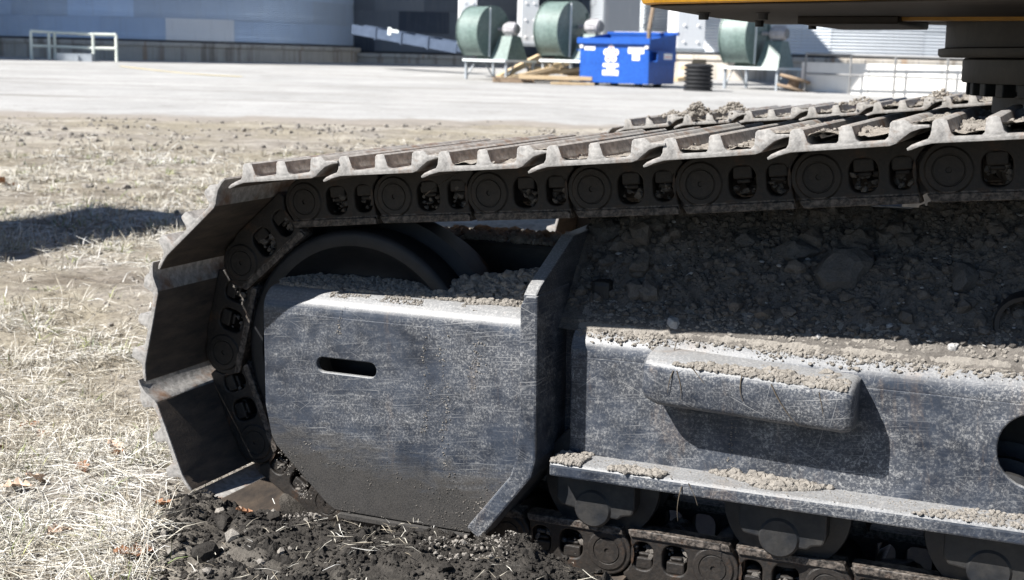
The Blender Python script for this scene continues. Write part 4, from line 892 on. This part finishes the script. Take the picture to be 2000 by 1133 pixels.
# railing before the left silo
def pipes(name, segs, r, m, label, cat, pname, split=None, group=None):
    o = bpy.data.objects.new(name, None); COL.objects.link(o); base = np.array(segs[0][0]); o.location = base; tag(o, label, cat, group)
    for k, (p, q, nm) in enumerate(segs):
        b = MB(); b.tube(np.array(p)-base, np.array(q)-base, r, 8); b.obj(nm, m, o)
    return o
def up(x, yb, yt):                                  # a post standing on the ground at pixel (x, yb), its top at height yt
    p = onground(x, yb); Z = np.dot(p-C, F); return p, p+np.array([0, 0, (yb-yt)*Z/CAM_F])
pa = [up(x, yb, yt) for x, yb, yt in ((62, 117.5, 62), (97, 118, 65), (108, 118, 64.5), (183, 121, 68), (228, 122, 69))]
sg = [(p, q, 'post') for p, q in pa]
for i, j in ((0, 2), (2, 3), (3, 4)):
    for t in (1., .5): sg.append((pa[i][0]*(1-t)+pa[i][1]*t, pa[j][0]*(1-t)+pa[j][1]*t, 'rail'))
pipes('pipe_railing', sg, .045, M['cream'], 'pale pipe railing standing before the shaded silo', 'railing', 'post')
# sump box beneath it
p = onground(150, 120.5); b = MB(); b.box((-.6, -.1, 0), (.5, .3, .25)); b.box((-.3, -.16, .02), (.1, -.1, .2)); b.obj('valve_box', M['galvdark'], None, mw=frame_at(p), label='low grey box on the ground behind the pipe railing', cat='box')
# worn yellow line
pts = [onground(x, y) for x, y in ((232, 131), (290, 138), (350, 144.5), (410, 149), (470, 151.5))]; b = MB(); vs = []
for q in pts: vs += [(q[0], q[1], q[2]+.022), (q[0]+FH[0]*.32, q[1]+FH[1]*.32, q[2]+.026)]
b.add(vs, [(2*i, 2*i+2, 2*i+3, 2*i+1) for i in range(4)]); b.obj('painted_line', M['yline'], None, label='worn yellow line on the gravel before the left silo', cat='road marking', kind='structure')
# ---- shaded conveyor between the silos
p0, p1 = atdepth(700, 48, 41.), atdepth(905, 84, 37.5); dv = Vector(p1-p0); Lc = dv.length
mw = Matrix.Translation(Vector(p0)) @ dv.to_track_quat('X', 'Z').to_matrix().to_4x4()
o = bpy.data.objects.new('conveyor', None); COL.objects.link(o); o.matrix_world = mw; tag(o, 'sloping steel trough conveyor in shade between silo and fan', 'conveyor')
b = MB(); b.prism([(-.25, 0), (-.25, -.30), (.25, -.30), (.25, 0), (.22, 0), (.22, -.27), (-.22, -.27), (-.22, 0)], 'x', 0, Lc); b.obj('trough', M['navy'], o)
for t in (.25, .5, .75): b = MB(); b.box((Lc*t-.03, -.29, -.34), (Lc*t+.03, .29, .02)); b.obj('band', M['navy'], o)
b = MB(); b.box((Lc*.37, -.28, -.12), (Lc*.40, -.25, .10)); b.box((Lc*.39, -.27, -.02), (Lc*.40+.35, -.25, .06)); b.obj('inspection_plate', M['whitesteel'], o)
for x, yt in ((772, 72), (784, 74), (880, 90), (893, 92)):
    q = onground(x, 112); Z = np.dot(q-C, F); b = MB(); b.tube((0, 0, 0), (0, 0, (112-yt)*Z/CAM_F), .04, 6); l = b.obj('conveyor_leg', M['navy'], o); l.matrix_world = Matrix.Translation(Vector(q)); l.matrix_parent_inverse = Matrix()
    l.matrix_local = mw.inverted() @ Matrix.Translation(Vector(q))
# ---- centrifugal fans
def fan(x, y, sc, turn, label):
    p = onground(x, y); o = bpy.data.objects.new('centrifugal_fan', None); COL.objects.link(o); o.matrix_world = frame_at(p, turn) @ Matrix.Scale(sc, 4); tag(o, label, 'fan', 'green grain drying fans')
    zc = 1.27; Rf = .68; T = .70
    ol = [(Rf*(1+.05*(t/300.))*math.cos(math.radians(-60+t)), zc+Rf*(1+.05*(t/300.))*math.sin(math.radians(-60+t))) for t in range(0, 301, 10)]
    b = MB(); b.prism(ol, 'y', 0, T, True); sc_ = b.obj('scroll_housing', M['fan'], o)
    for y0 in (-.012, T-.01):
        oo = [((q[0])*1.035, zc+(q[1]-zc)*1.035) for q in ol]; b = MB(); b.prism(oo, 'y', y0, y0+.022, True); b.obj('side_flange', M['fan'], o)
    b = MB(); b.prism([(.10, zc-.72), (.95, zc-.72), (.95, zc-.15), (.45, zc-.15)], 'y', .03, T-.03); b.obj('outlet', M['fan'], o)
    for xx in (-.20, .52):
        h = math.sqrt(max(.02, Rf**2-xx*xx)); b = MB(); b.box((xx-.016, -.05, zc-h), (xx+.016, -.013, zc+h)); b.obj('stiffener', M['whitesteel'] if xx < 0 else M['fan'], o)
    b = MB(); b.box((-.18, -.035, zc+.30), (.50, -.014, zc+.33)); b.obj('seam', M['fan'], o)
    b = MB(); b.lathe([(0, -.66), (.10, -.66), (.155, -.63), (.16, -.60), (.17, -.58), (.175, -.30), (.15, -.26), (.10, -.22), (.05, -.2), (.05, 0)], (.20, 0, zc+.10), 'y', 24); mo = b.obj('motor', M['motor'], o)
    for k in range(10):
        a = k*math.pi/5; b = MB(); b.box((-.006, -.57, .17), (.006, -.32, .192)); l = b.obj('cooling_fin', M['motor'], mo); l.matrix_local = Matrix.Translation((.20, 0, zc+.10)) @ Matrix.Rotation(a, 4, 'Y')
    b = MB(); b.lathe([(0, 0), (.12, 0), (.12, .012), (0, .012)], (.20, -.675, zc+.10), 'y', 20); b.obj('motor_grille', M['dirtygrey'], mo)
    b = MB(); b.box((.34, -.52, zc+.04), (.46, -.36, zc+.18)); b.obj('terminal_box', M['motor'], mo)
    b = MB(); z0, z1 = .56, zc-.08; b.add([(-.28, -.70, z0), (.62, -.70, z0), (.62, -.12, z0), (-.28, -.12, z0), (.02, -.62, z1), (.40, -.62, z1), (.40, -.2, z1), (.02, -.2, z1)], [(3, 2, 1, 0), (4, 5, 6, 7), (0, 1, 5, 4), (1, 2, 6, 5), (2, 3, 7, 6), (3, 0, 4, 7)]); b.obj('pedestal', M['fan'], o)
    b = MB(); b.box((-.42, -.74, .50), (1.0, -.66, .56)); b.box((-.42, T-.05, .50), (1.0, T+.03, .56)); b.box((-.42, -.66, .50), (-.34, T-.05, .56)); b.box((.92, -.66, .50), (1.0, T-.05, .56)); b.box((.25, -.66, .505), (.33, T-.05, .555)); b.obj('base_frame', M['whitesteel'], o)
    for xx in (-.30, .88):
        for yy in (-.70, T-.01):
            b = MB(); b.box((xx-.03, yy-.03, 0), (xx+.03, yy+.03, .50)); b.obj('leg', M['galvdark'], o)
            b = MB(); b.tube((xx, yy, .06), (xx+(.4 if xx < 0 else -.4), yy, .49), .022, 6); b.obj('brace', M['galvdark'], o)
    return o
fan(962, 157, .92, 52, 'smallest looking green fan, leftmost, on a white steel stand')
fan(1118, 162, 1.0, 52, 'green fan with rust streaked rim just left of the blue dumpster')
fan(1475, 176, .95, 54, 'green fan at right, half hidden beneath the excavator deck')
# galvanised ducts that lead from the fans into the silos
def duct(x0, x1, y0, y1, Z, label):
    a, b_ = atdepth(x0, y1, Z), atdepth(x1, y1, Z); hgt = (y1-y0)*Z/CAM_F; wd = np.linalg.norm(b_-a); o = bpy.data.objects.new('air_duct', None); COL.objects.link(o); o.matrix_world = frame_at(a, 6); tag(o, label, 'duct', 'galvanised air ducts behind the fans')
    b = MB(); b.box((0, 0, 0), (wd, 1.2, hgt)); b.obj('duct_body', M['newsheet'], o)
    b = MB(); b.prism([(-.02, -.02), (wd+.02, -.02), (wd+.02, .05), (-.02, .05)], 'y', -.02, 1.22); b.obj('flange', M['galvdark'], o)
    for k in range(max(2, int(wd/.3))):
        for j in range(max(2, int(hgt/.35))):
            b = MB(); b.lathe([(0, -.02), (.03, -.02), (.035, 0)], (wd*(k+.5)/max(2, int(wd/.3)), 0, hgt*(j+.5)/max(2, int(hgt/.35))), 'y', 8); b.obj('rivet', M['sticker'], o)
duct(899, 930, -40, 84, 34.6, 'narrow pale sheet metal duct behind the leftmost fan')
duct(1018, 1050, -40, 88, 34.4, 'pale riveted duct between the first two fans')
duct(1322, 1376, -30, 98, 32.6, 'pale riveted duct right of the blue dumpster')
# ---- blue dumpster
p = onground(1265, 173.5); o = bpy.data.objects.new('dumpster', None); COL.objects.link(o); Wd, Dd, hf, hb = 1.80, 1.25, 1.08, 1.24
o.matrix_world = frame_at(p, -34) @ Matrix.Translation((-Wd, 0, 0)); tag(o, 'open blue steel dumpster with white stickers, before the silos', 'dumpster')
t = .02; b = MB()
b.prism([(0, .10), (Dd, .10), (Dd+.06, hb), (-.02, hf)], 'x', 0, t); sideL = b
b.prism([(0, .10), (Dd, .10), (Dd+.06, hb), (-.02, hf)], 'x', Wd-t, Wd)
b.prism([(0, .10), (-.02, hf), (-.02+t, hf), (t, .10)], 'x', t, Wd-t); b.prism([(Dd-t, .10), (Dd+.06-t, hb), (Dd+.06, hb), (Dd, .10)], 'x', t, Wd-t); b.box((t, t, .10), (Wd-t, Dd-t, .13)); b.obj('body', M['blue'], o)
b = MB(); b.box((-.05, -.09, hf-.10), (Wd+.05, -.022, hf+.03)); b.obj('front_lip', bpy.data.materials['blue dumpster paint'], o)
b = MB(); b.box((-.04, Dd+.02, hb-.03), (Wd+.04, Dd+.11, hb+.04)); b.obj('rear_rim', M['blue'], o)
b = MB(); b.box((.1, Dd+.112, hb+.005), (1.0, Dd+.15, hb+.05)); b.box((1.1, Dd+.112, hb+.005), (Wd-.05, Dd+.15, hb+.05)); b.obj('lid_hinge', M['sticker'], o)
for xs in (-.16, Wd): b = MB(); b.prism([(xs, .60), (xs+.16, .60), (xs+.16, .84), (xs, .84), (xs, .82), (xs+.14, .82), (xs+.14, .62), (xs, .62)], 'y', .10, 1.0); b.obj('fork_pocket', M['blue'], o)
for xs in (.25, Wd-.4):
    for ys in (.1, Dd-.25): b = MB(); b.box((xs, ys, 0), (xs+.14, ys+.14, .10)); b.obj('foot', M['black'], o)
for xs in (.05, Wd-.05): b = MB(); b.lathe([(0, -.03), (.045, -.03), (.05, 0)], (xs, -.022, hf-.16), 'y', 12); b.obj('lip_bolt', M['sticker'], o)
def card(x0, x1, z0, z1, nm='sticker', m='sticker', lines=2):
    b = MB(); yy = lambda z: -.02*(z-.1)/(hf-.1)-.003; b.add([(x0, yy(z0), z0), (x1, yy(z0), z0), (x1, yy(z1), z1), (x0, yy(z1), z1), (x0, yy(z0)-.004, z0), (x1, yy(z0)-.004, z0), (x1, yy(z1)-.004, z1), (x0, yy(z1)-.004, z1)], [(0, 1, 2, 3), (4, 5, 6, 7), (0, 1, 5, 4), (1, 2, 6, 5), (2, 3, 7, 6), (3, 0, 4, 7)]); s = b.obj(nm, M[m], o)
    for k in range(lines):
        z = z0+(z1-z0)*(k+.5)/lines; h = (z1-z0)*.10; b = MB(); b.box((x0+.03, yy(z)-.008, z-h), (x1-.03, yy(z)-.005, z+h)); b.obj('print', M['greyink'], s)
card(.12, .40, .83, .92, lines=1); card(.62, 1.03, .46, .54, lines=1); card(.72, .94, .41, .46, lines=0); card(.61, 1.03, .27, .39, lines=2); card(1.27, 1.68, .77, .92, lines=2); card(1.38, 1.57, .62, .77, lines=1)
cx, cz = .83, .75; b = MB(); ol = [(cx+(.105+.10*abs(math.cos(2.5*(a-math.pi/2)))**.55)*math.cos(a), cz+(.105+.10*abs(math.cos(2.5*(a-math.pi/2)))**.55)*math.sin(a)) for a in np.linspace(0, 2*math.pi, 100, endpoint=False)]; b.prism(ol, 'y', -.028, -.016); em = b.obj('emblem', M['sticker'], o)
for k in range(5):
    a = math.pi/2+k*2*math.pi/5; b = MB(); b.prism([(cx+r_*math.cos(a+q), cz+r_*math.sin(a+q)) for r_, q in ((.05, -.55), (.14, -.36), (.175, 0), (.14, .36), (.05, .55), (.11, 0))], 'y', -.0315, -.0285); b.obj('petal_mark', M['ink'], em)
b = MB(); b.box((Wd+.16, .40, .66), (Wd+.166, .80, .79)); s = b.obj('side_sticker', M['sticker'], o)
b = MB(); b.box((Wd+.1665, .45, .70), (Wd+.169, .75, .72)); b.obj('print', M['ink'], s)
# ---- timber, pallet, pipe, spool
def board(x, y, Lb, wb, tb, turn, tilt, label, m='wood', lift=0., group='timber heap left of the dumpster'):
    p = onground(x, y); b = MB(); b.box((-Lb/2, -wb/2, 0), (Lb/2, wb/2, tb)); me = bevel(b.mesh('timber_board', M[m]), .006)
    link('timber_board', me, None, frame_at(p+np.array([0, 0, lift]), turn) @ Matrix.Rotation(math.radians(tilt), 4, 'Y'), label, 'board', group)
board(1065, 160, 2.3, .30, .10, 8, -7, 'long pale board sloping up towards the dumpster', lift=.17)
board(1015, 155, 1.3, .22, .14, 25, -26, 'short pale beam leaning at the left end of the timber heap', lift=.25)
board(1085, 166, 1.7, .24, .09, -6, 0, 'pale board lying flat at the front of the timber heap', lift=.12)
board(1100, 154, 1.7, .34, .16, 4, -3, 'thick brown board on top of the timber heap beside the dumpster', 'oldwood', .42)
board(1085, 156, 1.4, .25, .10, 14, 2, 'brown weathered board in the middle of the timber heap', 'oldwood', .22)
board(1118, 168, 1.0, .12, .06, 2, 0, 'pale batten on the ground at the foot of the dumpster', lift=.02)
board(1075, 158, 1.2, .14, .12, 22, -12, 'square pale beam jutting out of the timber heap', lift=.30)
board(1035, 160, 1.5, .2, .09, 14, -14, 'pale board lying across the left part of the timber heap', lift=.16)
board(1110, 160, .9, .3, .18, -20, 6, 'thick pale offcut against the left side of the dumpster', lift=.16)
board(1000, 163, .9, .18, .07, -10, 0, 'grey brown plank end on the gravel left of the timber heap', 'oldwood', .02)
board(1050, 157, .5, .3, .2, -35, 4, 'stubby block of brown timber under the sloping board', 'oldwood', .10)
p = onground(1040, 164); o = bpy.data.objects.new('pallet', None); COL.objects.link(o); o.matrix_world = frame_at(p, 5); tag(o, 'flat wooden pallet lying on the gravel beneath the timber heap', 'pallet')
for k in range(6): b = MB(); b.box((-.9, k*.2, .10), (.9, k*.2+.13, .122)); b.obj('deck_board', M['oldwood'], o)
for xx in (-.85, -.05, .77): b = MB(); b.box((xx, 0, 0), (xx+.09, 1.13, .0995)); b.obj('bearer', M['oldwood'], o)
for k, (x, y, lf, tn, lb) in enumerate(((1346, 150, .55, 40, 'topmost tan board end behind the black ribbed pipe'), (1352, 158, .25, -30, 'tan board leaning behind the black ribbed pipe'), (1338, 160, .05, 20, 'lowest tan board between dumpster and ribbed pipe'), (1360, 165, .40, 65, 'slanting tan board right of the dumpster'))):
    board(x, y, .62, .34, .10, tn, 35-22*k, lb, lift=lf, group='timber right of the dumpster')
p = onground(1363, 179); b = MB(); pr = [(0, 0)]
for k in range(7): z = .0+k*.085; pr += [(.27, z+.005), (.315, z+.02), (.315, z+.06), (.27, z+.075)]
pr += [(.24, .60), (.24, .1), (0, .1)]; b.lathe(pr, (0, 0, 0), 'z', 32); b.obj('ribbed_pipe', M['black'], None, mw=frame_at(p), label='short black ribbed drain pipe standing right of the dumpster', cat='pipe')
p = onground(1545, 180); b = MB(); b.lathe([(0, 0), (.34, 0), (.36, .02), (.36, .06), (.14, .07), (.12, .22), (.35, .23), (.36, .25), (.35, .29), (0, .30)], (0, 0, 0), 'z', 24); b.obj('cable_spool', M['oldwood'], None, mw=frame_at(p) @ Matrix.Rotation(math.radians(14), 4, 'Y') @ Matrix.Translation((0, 0, .05)), label='old wooden spool tipped over by the concrete wall', cat='spool')
# ---- concrete wall with pipe rail at right
p = onground(1562, 180); q = onground(2150, 208); wl = np.linalg.norm((q-p)[:2]); Zw = np.dot(p-C, F); h = 58*Zw/CAM_F
o = bpy.data.objects.new('retaining_wall', None); COL.objects.link(o); dv = q-p; o.matrix_world = Matrix.Translation(Vector(p+np.array([0, 0, -.06]))) @ Matrix.Rotation(math.atan2(dv[1], dv[0]), 4, 'Z'); tag(o, 'low pale concrete retaining wall before the bright silo', 'wall')
npn = 4
for k in range(npn): b = MB(); b.box((wl*k/npn+.006, 0, 0), (wl*(k+1)/npn-.006, .3, h+.06)); b.obj('wall_panel', M['palewall'], o)
for k in range(16): b = MB(); b.tube((.25+wl/16*k, .12, h+.06), (.25+wl/16*k, .12, h+.13), .012, 6); b.obj('anchor_bolt', M['dirtygrey'], o)
sg = []; po = []
for x in (1568, 1655, 1741, 1842, 1950, 2060): r0 = onground(x, 181+(x-1568)*.047); r0 = r0-FH*.12; po.append(r0)
for r0 in po: sg.append((r0, r0+np.array([0, 0, 76*Zw/CAM_F]), 'post'))
for i in range(len(po)-1):
    for z in (74, 37): sg.append((po[i]+np.array([0, 0, z*Zw/CAM_F]), po[i+1]+np.array([0, 0, z*Zw/CAM_F]), 'rail'))
pipes('pipe_railing', sg, .024, M['dirtygrey'], 'grey pipe railing standing along the concrete retaining wall', 'railing', 'post')
# flexible hose and pole by the dumpster
a = atdepth(1268, 58, 30.2); c_ = atdepth(1283, -25, 30.2); b = MB(); b.tube((0, 0, 0), Vector(c_-a), .05, 8); b.tube((0, 0, 0), (0, 0, -1.25), .05, 8); b.obj('wooden_pole', M['oldwood'], None, mw=Matrix.Translation(Vector(a)), label='leaning brown pole behind the open dumpster', cat='pole')

# unseen gallery added overhead to cast the shadow across the right silo and wall
c = C+RH*.55+FH*26.2; o = bpy.data.objects.new('shadow_gallery', None); COL.objects.link(o); o.matrix_world = frame_at((c[0], c[1], 8.1)); tag(o, 'unseen gallery added overhead to cast a shadow, above the picture', 'conveyor')
b = MB(); b.box((-.75, 0, 0), (.75, 26, 1.75)); b.obj('gallery_body', M['galv'], o)
b = MB(); b.prism([(-.85, 1.752), (.85, 1.752), (0, 2.15)], 'y', -.1, 26); b.obj('gallery_roof', M['galv'], o)

# dark tower added in place of the shadow band on the right silo
p = onground(1209, 150); b = MB(); hw = 31*np.dot(p-C, F)/CAM_F; b.prism([(-hw, 0), (hw+.1, 0), (hw-.06, 14), (-hw, 14)], 'y', 0, 1.1); o = bpy.data.objects.new('shadow_tower', None); COL.objects.link(o); o.matrix_world = frame_at(p); tag(o, 'added dark tower standing in for a shadow band behind the blue dumpster', 'shadow stand-in'); b.obj('casing', M['galvshade'], o)
for k in range(7): b = MB(); b.box((-hw-.03, -.03, 1.0+2*k), (hw+.08, 1.13, 1.08+2*k)); b.obj('collar', M['galvshade'], o)

for k, (x, w_, mm, lb) in enumerate(((733, .10, 'navy', 'leftmost upright pipe in the dark gap beside the left silo'), (752, .16, 'navy', 'thick upright pipe in the dark gap beside the left silo'), (820, .09, 'navy', 'thin upright pipe rising behind the shaded conveyor'), (1000, .12, 'galvshade', 'dark upright pipe between the two left fans'))):
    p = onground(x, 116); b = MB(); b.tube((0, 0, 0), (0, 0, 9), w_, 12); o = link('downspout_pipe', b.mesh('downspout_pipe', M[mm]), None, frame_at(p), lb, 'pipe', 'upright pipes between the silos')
    b = MB()
    for q in (1.2, 3.5): b.lathe([(w_, -.04), (w_+.06, -.04), (w_+.06, .04), (w_, .04)], (0, 0, q), 'z', 12)
    b.obj('pipe_flange', M[mm], o)
